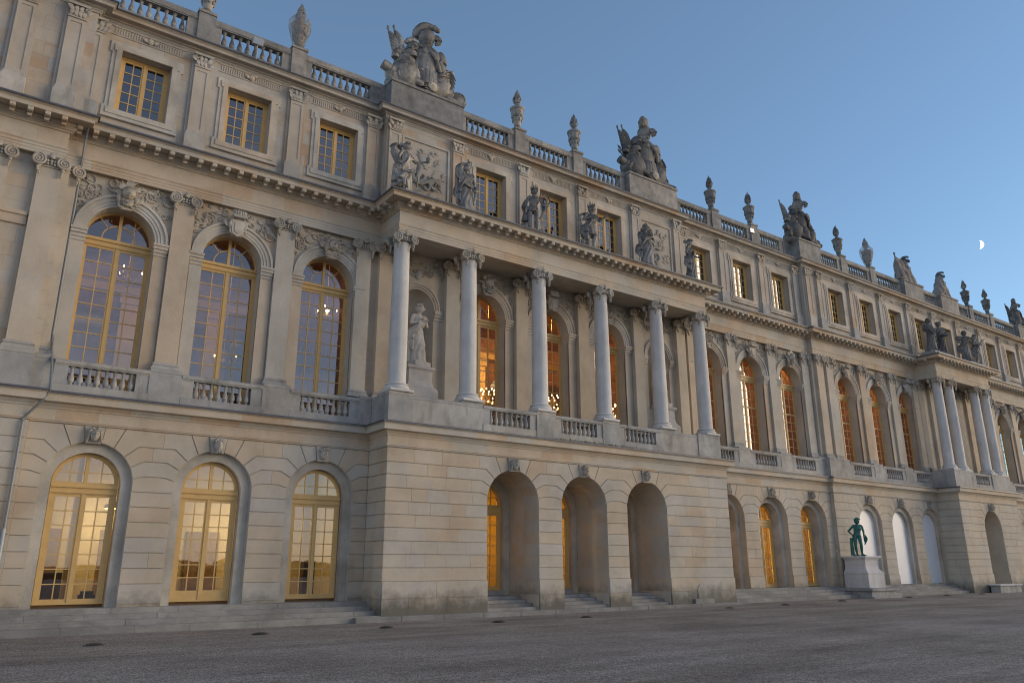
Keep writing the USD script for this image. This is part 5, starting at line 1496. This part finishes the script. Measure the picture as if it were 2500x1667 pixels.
part(g, 'top', bx(-0.85, 0.85, -0.85, 0.85, 1.93, 1.982), 'marble')
part(g, 'plinth', sweep(sq, [(-0.5, 0.98), (0.23, 0.97), (0.27, 0.93), (0.27, 0.88), (0.24, 0.84), (0.24, 0.0), (-0.5, 0.0)]), 'marble')
g = thing('pedestal_step', 'worn stone slab with rounded edge under the marble pedestal', 'step', (BPX, BPY, 0.1))
part(g, 'slab', cbox(-1.6, 1.6, -1.5, 0.9, 0.47, 0.655, 0.04), 'grey')
part(g, 'block', cbox(-1.45, 1.45, -1.35, 0.9, 0.12, 0.47), 'grey')
part(g, 'footing', cbox(-1.55, 1.7, -1.55, 0.9, -0.1, 0.12), 'grey')


# ------------------------------------------------------------------ roof urns and trophies
def urn_parts(seed):
    rg = random.Random(seed)
    body = lathe([(0, 0), (0.22, 0), (0.22, 0.07), (0.14, 0.11), (0.12, 0.16), (0.18, 0.2), (0.16, 0.24), (0.20, 0.38), (0.25, 0.6), (0.30, 0.88), (0.33, 1.04), (0.33, 1.10), (0.39, 1.14), (0.40, 1.22), (0.33, 1.27), (0.22, 1.33), (0.12, 1.40), (0.085, 1.47), (0.10, 1.54), (0.16, 1.58), (0, 1.6)], 22)
    orn = []
    for k in range(8):
        a = k * PI / 4
        for q_ in range(4):
            t = (q_ + 0.5) / 4
            aa = a + t * PI / 4
            orn.append(ball((0.28 * math.cos(aa), 0.28 * math.sin(aa), 0.85 - 0.12 * math.sin(PI * t)), (0.06, 0.06, 0.06), 1))
        orn.append(ball((0.24 * math.cos(a), 0.24 * math.sin(a), 0.55), (0.06, 0.06, 0.10), 1))
        orn.append(ball((0.30 * math.cos(a), 0.30 * math.sin(a), 0.98), (0.055, 0.055, 0.08), 1))
    fl = []
    for k in range(20):
        a = rg.uniform(0, 2 * PI); r = rg.uniform(0.02, 0.13); h = rg.uniform(0.4, 0.78) * (1.15 - r * 3.0)
        fl.append(tube(spline([(r * math.cos(a), r * math.sin(a), 1.54), (1.45 * r * math.cos(a + .4), 1.45 * r * math.sin(a + .4), 1.54 + h * 0.55), (0.8 * r * math.cos(a + .9), 0.8 * r * math.sin(a + .9), 1.56 + h)], 7), [0.05, 0.07, 0.078, 0.068, 0.05, 0.03, 0.006], 5))
    return arr(body, 40), arr(cat(orn), 40), arr(cat(fl), 40)


UP = urn_parts(3)
URNS = [(2.15, 0, 'first stone flame urn, cut by the top edge of the picture'), (6.45, 0, 'stone flame urn wrapped in netting, left of the first trophy'), (19.35, 1, 'tall stone flame urn just right of the first trophy'), (23.65, 1, 'tall stone flame urn just left of the second trophy'), (36.55, 0, 'dark flame urn just right of the second trophy'),
        (40.85, 0, 'dark flame urn just left of the third trophy'), (51.55, 2, 'dark flame urn with a cable, just right of the third trophy'), (55.85, 2, 'dark flame urn wrapped in netting, left of the first shrouded trophy'), (73.05, 2, 'small dark flame urn right of the second shrouded trophy'), (77.35, 2, 'small dark flame urn next to the last trophy')]
for k, (x, yb, lb) in enumerate(URNS):
    root = thing('flame_urn', lb, 'urn', (x, YB[yb] + 0.22, 26.13), 0.37 * k, group='flame urns on the roof balustrade', scale=(1.08, 1.08, 1.17))
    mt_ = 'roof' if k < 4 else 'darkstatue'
    part(root, 'vase', UP[0], mt_); part(root, 'garland', UP[1], mt_); part(root, 'flame', UP[2], mt_)
    if k in (1, 7):
        n = lathe([(0.1, 0.1), (0.25, 0.2), (0.33, 0.5), (0.44, 0.8), (0.50, 1.1), (0.50, 1.4), (0.34, 1.55), (0.22, 1.75), (0.18, 2.0), (0.08, 2.1)], 26)
        v = np.array(n.vertices); rr_ = 1 + 0.22 * (meshkit.fbm(v * 3.5, 3, k) - 0.5)
        n.vertices = np.column_stack([v[:, 0] * rr_, v[:, 1] * rr_, v[:, 2]])
        part(root, 'netting', n, 'net', smooth=True)


def shield(c, r, tilt, seed=0):
    d = lathe([(0, 0.0), (r, 0.0), (r * 1.02, 0.05), (r * 0.9, 0.09), (r * 0.85, 0.06), (r * 0.3, 0.14), (0, 0.16)], 26)
    d.apply_transform(trimesh.transformations.rotation_matrix(PI / 2, [1, 0, 0])); d.apply_transform(trimesh.transformations.rotation_matrix(tilt, [0, 0, 1])); d.apply_translation(c)
    return d


def flag(p0, p1, width, side, seed):
    """A furled, drooping flag on a pole."""
    p0, p1 = np.array(p0, float), np.array(p1, float)
    out = [tube([p0, p1, p1 + (p1 - p0) * 0.06], [0.05, 0.045, 0.01], 6), ball(p1 + (p1 - p0) * 0.04, (0.08, 0.05, 0.13), 1)]
    for k in range(7):
        a = p1 - (p1 - p0) * (0.04 + 0.07 * k)
        out.append(tube(spline([a, a + np.array((side * width * 0.5, -0.06 - 0.02 * k, -0.25)), a + np.array((side * width * (0.75 - 0.05 * k), -0.02, -0.9 - 0.1 * k))], 9), np.linspace(0.10, 0.21, 9), 7, flat=0.8))
    return cat(out)


def cuirass(x, y, z, s, seed, plume, turn=0.0):
    """An empty suit of armour with a plumed helmet."""
    fl = lambda v: 0.02 * np.sin(v[:, 0] * 40)
    body = sculpt([m3.Manifold.batch_hull([ell((x, y, z + 0.35 * s), (0.30 * s, 0.24 * s, 0.15 * s)), ell((x, y - 0.04, z + 0.95 * s), (0.42 * s, 0.30 * s, 0.22 * s))]), m3.Manifold.batch_hull([ell((x, y, z + 0.95 * s), (0.42 * s, 0.28 * s, 0.2 * s)), ell((x, y, z + 1.2 * s), (0.36 * s, 0.18 * s, 0.10 * s))]),
                   ell((x - 0.14 * s, y - 0.24 * s, z + 0.95 * s), (0.15 * s, 0.1 * s, 0.13 * s)), ell((x + 0.14 * s, y - 0.24 * s, z + 0.95 * s), (0.15 * s, 0.1 * s, 0.13 * s)), capsule((x, y, z + 1.2 * s), (x, y, z + 1.42 * s), 0.13 * s, 0.11 * s)], 0.07, 4, 0.02, 4, seed)
    skirt = [tube([(x + 0.33 * s * math.sin(a), y - 0.26 * s * math.cos(a), z + 0.38 * s), (x + 0.42 * s * math.sin(a), y - 0.34 * s * math.cos(a), z - 0.12 * s)], [0.075 * s, 0.09 * s], 6, flat=0.5) for a in np.linspace(-1.6, 1.6, 11)]
    sash = [tube(spline([(x - 0.4 * s, y - 0.1, z + 1.2 * s), (x, y - 0.34 * s, z + 0.9 * s), (x + 0.36 * s, y - 0.2 * s, z + 0.5 * s)], 9), 0.055 * s, 6)]
    sleeves = [tube(spline([(x + q_ * 0.36 * s, y, z + 1.15 * s), (x + q_ * 0.47 * s, y - 0.06, z + 0.98 * s), (x + q_ * 0.46 * s, y - 0.05, z + 0.74 * s)], 8), [0.17 * s, 0.19 * s, 0.19 * s, 0.18 * s, 0.17 * s, 0.17 * s, 0.18 * s, 0.16 * s], 9) for q_ in (-1, 1)]
    hz = z + 1.62 * s
    hel = [ball((x, y, hz), (0.21 * s, 0.25 * s, 0.26 * s), 3), tube(spline([(x - 0.02, y - 0.22 * s, hz + 0.03 * s), (x + 0.02, y - 0.36 * s, hz - 0.1 * s), (x, y - 0.26 * s, hz - 0.2 * s)], 7), [0.09 * s, 0.10 * s, 0.10 * s, 0.1 * s, 0.09 * s, 0.07 * s, 0.05 * s], 7), ball((x, y - 0.05, hz - 0.22 * s), (0.15 * s, 0.17 * s, 0.1 * s), 2)]
    if plume == 0:
        hel += [tube(spline([(x, y - 0.30 * s, hz + 0.24 * s), (x, y - 0.12 * s, hz + 0.36 * s), (x, y + 0.14 * s, hz + 0.32 * s), (x, y + 0.30 * s, hz + 0.08 * s), (x, y + 0.30 * s, hz - 0.25 * s)], 14), np.r_[np.linspace(0.05, 0.12, 5), np.full(4, 0.13), np.linspace(0.12, 0.05, 5)] * s, 8)] + [ball((x, y - (0.33 - 0.05 * k) * s, hz + (0.27 + 0.05 * k) * s), (0.07 * s, 0.08 * s, 0.07 * s), 1) for k in range(3)]
    else:
        for bx_, bz_, br_ in ((-0.17, 0.32, 0.16), (0.17, 0.30, 0.15), (0.0, 0.44, 0.19), (-0.10, 0.50, 0.12), (0.12, 0.48, 0.12), (0.0, 0.27, 0.2), (-0.26, 0.2, 0.1), (0.27, 0.2, 0.1)):
            hel.append(ball((x + bx_ * s, y + 0.02, hz + bz_ * s), (br_ * s, br_ * s * 0.9, br_ * s * 0.8), 2))
    if turn:
        for m_ in hel:
            m_.apply_transform(trimesh.transformations.rotation_matrix(turn, [0, 0, 1], [x, y, 0]))
    return body, cat(skirt, sash, sleeves), cat(hel)


def trophy(label, c, y, z, variant, mat='roof', s=1.0):
    root = thing('trophy', label, 'stone trophy', (c, y, z), group=None)
    mir = 1
    X = lambda a: a * mir * s
    body, skirt, hel = cuirass(0.10, 0.0, 0.62 * s, 1.62 * s, variant + 5, 0 if variant == 0 else 1, 1.15 if variant == 0 else 0.5)
    part(root, 'cuirass', body, mat, smooth=60); part(root, 'skirt', skirt, mat, smooth=50); part(root, 'helmet', hel, mat, smooth=50)
    part(root, 'mound', sculpt([ell((X(-1.0), 0.1, 0.15), (0.9 * s, 0.5, 0.5 * s)), ell((X(0.3), 0.15, 0.3), (1.1 * s, 0.5, 1.1 * s)), ell((X(0.95), 0.05, 0.5), (0.6 * s, 0.42, 0.85 * s)), ell((X(1.2), 0.0, 0.1), (0.75 * s, 0.45, 0.35 * s)), ell((0, 0.2, 0.8 * s), (0.6 * s, 0.3, 0.7 * s))], 0.10, 3, 0.07, 3.0, variant), mat, smooth=60)
    # seated companion: slumped armour with its own helmet
    b2, s2, h2 = cuirass(0, 0, 0, 1.12 * s, variant + 15, 1 - (variant % 2))
    cm = trimesh.transformations.rotation_matrix(0.28 * mir, [0, 1, 0])
    for nm, m in (('captive_cuirass', b2), ('captive_skirt', s2), ('captive_helmet', h2)):
        m.apply_transform(cm); m.apply_translation((X(-1.2), 0.05, 0.55 * s)); part(root, nm, m, mat, smooth=50)
    bulk = sculpt([ell((X(-0.95), -0.25, 0.72 * s), (0.68 * s, 0.46, 0.72 * s)), ell((X(-1.55), -0.1, 0.5 * s), (0.4 * s, 0.35, 0.45 * s)), capsule((X(-0.8), -0.4, 0.5 * s), (X(-0.35), -0.55, 0.35 * s), 0.2 * s, 0.13 * s)], 0.08, 3, 0.05, 4, variant + 2)
    part(root, 'rounded_shield', bulk, mat, smooth=60)
    part(root, 'flag', flag((X(-1.1), 0.25, 0.4), (X(-1.75), 0.3, 3.0 * s), 0.55, mir, 1), mat, smooth=50)
    if variant != 2:
        part(root, 'flag', flag((X(-1.0), 0.2, 0.4), (X(-1.5), 0.2, 3.1 * s), 0.5, mir, 2), mat, smooth=50)
        part(root, 'flag', flag((X(1.0), 0.2, 0.2), (X(1.6), 0.2, 2.0 * s), 0.4, -mir, 3), mat, smooth=50)
    # cannon barrel
    cn = lathe([(0, 0), (0.2, 0), (0.24, 0.05), (0.24, 0.2), (0.19, 0.25), (0.21, 0.6), (0.26, 0.65), (0.26, 0.78), (0.22, 0.8), (0.22, 1.2), (0, 1.2)], 18)
    cn.apply_scale(s); cn.apply_transform(trimesh.transformations.rotation_matrix(-1.25 * mir, [0, 1, 0])); cn.apply_translation((X(-1.0), -0.2, 0.42 * s)); part(root, 'cannon', cn, mat, smooth=40)
    # winged creature on the other side
    w = [tube(spline([(X(0.75), -0.15, 0.25), (X(1.0), -0.25, 0.9 * s), (X(0.85), -0.25, 1.45 * s), (X(0.75), -0.35, 1.6 * s)], 10), np.array([0.34, 0.40, 0.42, 0.40, 0.35, 0.28, 0.22, 0.19, 0.17, 0.10]) * s, 9)]
    for k in range(8):
        w.append(tube(spline([(X(1.05), 0.0, (1.05 - 0.05 * k) * s), (X(1.45), 0.02, (1.5 - 0.12 * k) * s), (X(1.85 - 0.04 * k), 0.0, (1.2 - 0.17 * k) * s)], 8), np.array([0.08, 0.10, 0.11, 0.11, 0.10, 0.09, 0.07, 0.03]) * s, 6, flat=0.5))
    for m_ in w:
        m_.apply_scale((1.0, 1.0, 1.22)); m_.apply_translation((-0.12 * s, 0, 0.1))
    w += [tube(spline([(X(1.0), -0.3, 0.3), (X(1.4), -0.4, 0.14), (X(1.95), -0.25, 0.12)], 8), np.array([0.2, 0.2, 0.18, 0.17, 0.16, 0.15, 0.13, 0.08]) * s, 8), *[tube(spline([(X(1.7 + 0.08 * k), -0.3, 0.1), (X(1.78 + 0.08 * k), -0.35, 0.35), (X(1.7 + 0.1 * k), -0.2, 0.45)], 6), 0.05, 6) for k in range(5)]]
    part(root, 'winged_beast', cat(w), mat, smooth=50)
    if variant != 2:
        sunr = [shield((0.25 * mir, -0.62, 0.42), 0.30, 0.0)]
        for k in range(28):
            a = k * 2 * PI / 28
            sunr.append(tube([(0.25 * mir + 0.34 * math.cos(a), -0.6, 0.42 + 0.34 * math.sin(a)), (0.25 * mir + (0.52 + 0.08 * (k % 2)) * math.cos(a), -0.55, 0.42 + (0.52 + 0.08 * (k % 2)) * math.sin(a))], [0.03, 0.008], 5))
        part(root, 'sun_shield', cat(sunr), 'pale', smooth=40)
    else:
        dr = lathe([(0, 0), (0.3, 0), (0.33, 0.06), (0.30, 0.1), (0.30, 0.5), (0.33, 0.55), (0.33, 0.62), (0, 0.62)], 20); dr.apply_translation((-0.1, -0.5, 0.2)); part(root, 'drum', dr, mat, smooth=40)
    rg = random.Random(variant + 40)
    bits = []
    for k in range(7):
        a = rg.uniform(-1.0, 1.0)
        sh_ = shield((0, 0, 0), rg.uniform(0.22, 0.42) * s, rg.uniform(-0.7, 0.7))
        sh_.apply_transform(trimesh.transformations.rotation_matrix(rg.uniform(-0.5, 0.5), [1, 0, 0]))
        sh_.apply_translation((a * 1.7 * s, -0.32 + 0.1 * rg.random(), (0.35 + 0.9 * (1 - abs(a)) * rg.random()) * s)); bits.append(sh_)
    for k in range(9):
        a = rg.uniform(-0.9, 0.9)
        b0 = np.array((0.3 * a, 0.25, 0.5 * s)); b1 = np.array((a * 2.0 * s, 0.2 + 0.1 * rg.random(), (2.5 - 1.1 * abs(a) + rg.uniform(-0.3, 0.3)) * s))
        bits += [tube([b0, b1], [0.05, 0.045], 6), tube([b1, b1 + (b1 - b0) * 0.12], [0.10, 0.012], 6)]
    for k in range(16):
        a = rg.uniform(-1, 1)
        p_ = np.array((a * 1.75 * s, -0.35 + 0.3 * rg.random(), (0.15 + 1.2 * (1 - abs(a)) * rg.random()) * s))
        bits.append(tube(spline([p_, p_ + (rg.uniform(-.25, .25), -0.12, rg.uniform(.05, .3)), p_ + (rg.uniform(-.5, .5), -0.02, rg.uniform(-.25, .35))], 7), np.array([0.06, 0.11, 0.13, 0.12, 0.10, 0.07, 0.03]) * s, 6, flat=0.6))
    part(root, 'arms_and_leaves', cat(bits), mat, smooth=45)
    return root


trophy('largest stone trophy, helmeted armour with flags and winged beast, above the left relief panel', 13.2, YB[1] + 0.3, 25.97, 0, 'statue', 1.17)
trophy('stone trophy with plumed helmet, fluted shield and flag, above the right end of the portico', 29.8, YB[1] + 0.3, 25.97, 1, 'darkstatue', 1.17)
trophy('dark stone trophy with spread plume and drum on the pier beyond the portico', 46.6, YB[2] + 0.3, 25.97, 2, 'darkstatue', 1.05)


def shrouded(label, c, y, z, seed, s=1.0):
    """A trophy under a net: its helmet and a point stick out of the hanging cloth."""
    root = thing('shrouded_trophy', label, 'stone trophy', (c, y, z))
    b, sk, hel = cuirass(0.25, -0.05, 0.55 * s, 1.05 * s, seed, 0)
    part(root, 'cuirass', b, 'darkstatue', smooth=60); part(root, 'helmet', hel, 'darkstatue', smooth=50)
    sol = [m3.Manifold.batch_hull([ell((0.2, 0, 2.05 * s), (0.34, 0.3, 0.2)), ell((-0.2, 0, 0.3), (1.05 * s, 0.5, 0.3)), ell((0.7, 0, 0.1), (0.9 * s, 0.5, 0.15))])]
    if seed == 1:
        sol.append(m3.Manifold.batch_hull([ell((-1.25, 0, 2.3 * s), (0.1, 0.1, 0.15)), ell((-1.0, 0, 0.4), (0.35, 0.4, 0.3)), ell((0.1, 0, 1.7 * s), (0.3, 0.3, 0.2))]))
    fo = lambda v: 0.05 * np.sin(v[:, 0] * 9 + v[:, 2] * 3 + 3 * meshkit.noise(v * 1.5, seed)) * (v[:, 2] > 0)
    part(root, 'net_shroud', sculpt(sol, 0.10, 4, 0.08, 2.2, seed, fo), 'shroud', smooth=True)
    if seed == 1:
        part(root, 'pole_tip', cat(tube([(-1.15, 0, 1.6), (-1.32, 0, 2.75 * s)], [0.1, 0.04], 7), ball((-1.3, 0, 2.65 * s), (0.12, 0.08, 0.14), 1)), 'darkstatue')
    return root


shrouded('first trophy wrapped in pale netting with a pointed pole tip at its left', 62.0, YB[2] + 0.3, 25.97, 1, 1.0)
shrouded('second trophy wrapped in netting with only its helmet free', 68.3, YB[2] + 0.3, 25.97, 2, 0.98)
trophy('last dark trophy at the right edge of the roofline', 84.3, YB[2] + 0.3, 25.97, 2, 'darkstatue', 0.78)

# floodlights on the roof balustrade
for x, y, z, lb in ((4.35, 0.0, 25.05, 'small white floodlight on a bracket before the left roof balustrade'), (40.0, 0.0, 25.0, 'small grey floodlight before the roof balustrade left of the third trophy')):
    root = thing('floodlight', lb, 'floodlight', (x, y, z))
    part(root, 'housing', cbox(-0.24, 0.24, -0.28, -0.1, 0.05, 0.42), 'floodlight'); part(root, 'lens', bx(-0.2, 0.2, -0.285, -0.279, 0.09, 0.38), 'glass')
    part(root, 'bracket', cat(tube([(0, -0.2, 0.05), (0, -0.2, -0.75)], 0.03, 6), tube([(0, -0.2, -0.3), (0, 0.1, -0.3)], 0.025, 6)), 'floodlight')

# weeds on the cornice below the portico balustrades
wd = []
for _ in range(320):
    x = RNG.triangular(19.4, 27.2, 21.5); y0 = -2.36 + RNG.uniform(-0.12, 0.1); h_ = RNG.uniform(0.05, 0.2)
    wd.append(tube([(x, y0, 7.95), (x + RNG.uniform(-.06, .06), y0 - RNG.uniform(0, .08), 7.95 + h_ * 0.6), (x + RNG.uniform(-.1, .1), y0 - RNG.uniform(0, .12), 7.95 + h_)], [0.015, 0.02, 0.004], 4))
part('/World', 'cornice_weeds', cat(wd), 'weed', kind='stuff', label='dry yellow moss and weeds growing on the ledge below the portico balustrade', cat='weeds')

# ------------------------------------------------------------------ steps
def flight(name, label, x0, x1, yw, tops, goings, mat='steps'):
    root = thing(name, label, 'steps', (0, 0, 0))
    y = yw
    prev = yw + 0.3
    fronts = list(np.cumsum(goings))
    for k, (zt, g) in enumerate(zip(tops, fronts)):
        yf = yw - g
        x = x0
        while x < x1 - 0.05:
            xe = min(x + RNG.uniform(1.5, 2.4), x1)
            if x1 - xe < 0.6:
                xe = x1
            part(root, 'step_stone', cbox(x + 0.003, xe - 0.003, yf + RNG.uniform(-0.012, 0.012), yw + 0.25, -0.3, zt + RNG.uniform(-0.005, 0.005) - 0.0015 * k, 0.02), mat)
            x = xe
    return root


# each lower step reaches further out; the stones run back under the ones above
def steps(label, x0, x1, yw, tops, reach):
    root = thing('stone_steps', label, 'steps')
    zs = list(tops)
    for k, (zt, rch) in enumerate(zip(zs, reach)):
        back = yw + 0.2 if k == 0 else yw - reach[k - 1] + 0.06
        x = x0
        while x < x1 - 0.05:
            xe = min(x + RNG.uniform(1.5, 2.6), x1)
            if x1 - xe < 0.8:
                xe = x1
            part(root, 'step_stone', cbox(x + 0.0015, xe - 0.0015, yw - rch + RNG.uniform(-0.008, 0.008), back, -0.3, zt + RNG.uniform(-0.004, 0.004), 0.008), 'steps')
            x = xe
    return root


steps('four long worn grey steps below the left ground floor windows', -9.0, AX0 - 0.06, YG_W, (0.76, 0.58, 0.41, 0.24), (0.55, 0.95, 1.36, 1.85))
steps('long worn grey steps below the arches right of the portico', AX1 + 0.04, 44.4, YG_W, (0.84, 0.68, 0.52, 0.36), (0.5, 0.9, 1.3, 1.75))
steps('grey steps below the white boarded arches', 47.4, FX0 - 0.05, YG_G, (0.84, 0.68, 0.52, 0.36), (0.3, 0.65, 1.0, 1.4))
for k, c in enumerate(AVANT):
    root = thing('passage_steps', ('first', 'middle', 'last')[k] + ' set of pale steps leading into a portico passage', 'steps')
    for q_, (zt, yf) in enumerate(((0.80, -1.0), (0.65, -1.5), (0.50, -1.95), (0.35, -2.33))):
        part(root, 'step', cbox(c - RG + 0.02, c + RG - 0.02, yf, 0.3 if q_ == 0 else (-0.95, -1.45, -1.9)[q_ - 1], -0.2, zt, 0.02), 'grey' if q_ < 2 else 'steps')
    part(root, 'threshold', bx(c - 1.08, c + 1.08, -0.06, 0.3, 0.7, 1.01), 'grey')
part('/World', 'portico_kerb', cat(*[cbox(a + 0.003, b - 0.003, -2.78 + RNG.uniform(-.01, .01), -2.3, -0.3, 0.215, 0.02) for a, b in zip(np.linspace(9.5, 33.0, 13)[:-1], np.linspace(9.5, 33.0, 13)[1:])]), 'steps', label='low stone kerb along the foot of the portico wall', kind='structure')
root = thing('niche_block', 'white arched stone patch on a block at the foot of the right portico wall', 'stone block', (29.6, -2.5, 0.2))
part(root, 'arched_stone', extrude_xz(arch_poly(0, 0.42, 0.62, 0.1, 14), -0.012, 0.05), 'block'); part(root, 'base_block', cbox(-0.75, 0.75, -0.10, 0.05, -0.05, 0.26), 'steps')
for x, lb in ((63.4, 'white stone bench on dark supports before the far portico'), (71.5, 'dark end of a bench at the right edge of the picture')):
    root = thing('stone_bench', lb, 'bench', (x, -3.2, 0.15))
    part(root, 'seat', cbox(-1.9, 1.9, -0.45, 0.45, 0.5, 0.62, 0.03), 'marble'); part(root, 'support', cbox(-1.75, 1.75, -0.35, 0.35, -0.2, 0.5), 'grey')

# round lamp covers in the gravel
PLATES = [(0.0, -6.5, 'flat rusty ground plate, leftmost in the gravel'), (4.9, -5.6, 'flat ground plate in the gravel before the third window'), (9.4, -5.55, 'dark ground plate in front of the portico corner'), (14.25, -5.5, 'dark ground plate before the blank left part of the portico'), (18.8, -5.45, 'dark ground plate before the first passage'), (28.7, -4.9, 'dark ground plate before the right part of the portico'),
          (33.4, -4.8, 'dark ground plate beyond the portico end'), (39.5, -4.3, 'dark ground plate before the arches right of the portico'), (47.5, -4.0, 'small dark ground plate right of the bronze statue'), (52.5, -4.0, 'small dark ground plate before the white boards'), (57.5, -4.0, 'tiny dark ground plate farthest right')]
for x, y, lb in PLATES:
    z = float(ground_z(np.array(x), np.array(y)))
    root = thing('ground_plate', lb, 'ground lamp', (x, y, z), group='lamp covers sunk in the gravel')
    part(root, 'dome', lathe([(0.22, -0.05), (0.22, 0.02), (0.18, 0.045), (0.08, 0.06), (0, 0.065)], 18), 'iron', smooth=40)
    part(root, 'rim', lathe([(0.27, -0.05), (0.27, 0.012), (0.23, 0.018), (0.222, 0.0), (0.222, -0.05)], 18), 'black')

# projector lamps standing inside the ground floor doors
for x, lb in ((0.62, 'small black projector on the floor inside the first ground floor door'), (4.15, 'small black projector on the floor inside the second ground floor door')):
    root = thing('floor_projector', lb, 'projector', (x, 0.25, 0.87))
    part(root, 'housing', cbox(-0.2, 0.2, -0.1, 0.12, 0.1, 0.42), 'black'); part(root, 'foot', cat(bx(-0.26, -0.2, -0.1, 0.1, 0, 0.3), bx(0.2, 0.26, -0.1, 0.1, 0, 0.3)), 'black')

# ------------------------------------------------------------------ the wood across the garden, out of view behind the photographer: its reflection darkens the lower panes
trees = []
rgt = random.Random(11)
for k in range(420):
    a = rgt.uniform(-0.35, 1.75); d = rgt.uniform(150, 230)
    x, y = CAM[0] + d * math.sin(a), CAM[1] - d * math.cos(a)
    h = rgt.uniform(1.6, 4.2) * (1.0 + 0.35 * math.sin(a * 9) * math.sin(a * 23 + 1))
    m = trimesh.creation.icosphere(2, 1.0); v = np.array(m.vertices); v *= (1 + 0.5 * (meshkit.fbm(v * 2.2 + k, 3, k) - 0.5))[:, None]
    trees.append(trimesh.Trimesh(v * (rgt.uniform(3, 6), rgt.uniform(3, 6), h * 0.55) + (x, y, h * 0.5), m.faces, process=False))
part('/World', 'garden_wood', cat(trees), 'leafage', smooth=60, kind='stuff', label='dark line of unseen garden trees mirrored in the ground floor panes', cat='trees')

# ------------------------------------------------------------------ the moon
md = np.array([0.87878521, 0.33537374, 0.33950113]); md /= np.linalg.norm(md)
D = 4000.0; R = D * 9.2 / 1894.2
rt = np.cross(md, [0, 0, 1]); rt /= np.linalg.norm(rt); upv = np.cross(rt, md)
n = 40
ph = np.linspace(-PI / 2, PI / 2, n)
tilt = math.radians(-8)
limb = np.column_stack([R * np.cos(ph), R * np.sin(ph)]); term = np.column_stack([R * 0.28 * np.cos(ph) , R * np.sin(ph)])
rot = np.array([[math.cos(tilt), -math.sin(tilt)], [math.sin(tilt), math.cos(tilt)]])
V_, F_ = [], []
for lay_, bulge in ((limb, 0.0), ((limb + term) / 2, -0.25 * R), (term, -0.2 * R), ((limb + term) / 2, 0.2 * R)):
    q_ = lay_ @ rot.T
    V_.append(q_[:, :1] * rt + q_[:, 1:] * upv + md * bulge)
V_ = np.vstack(V_)
for a in range(4):
    b = (a + 1) % 4
    for k in range(n - 1):
        p0, p1, p2, p3 = a * n + k, a * n + k + 1, b * n + k + 1, b * n + k
        F_ += [[p0, p1, p2], [p0, p2, p3]]
root = thing('moon', 'bright white crescent moon in the clear blue sky on the right', 'moon', tuple(CAM + md * D - 0.62 * R * rt))
part(root, 'crescent', trimesh.Trimesh(V_, np.array(F_), process=False), 'moon')
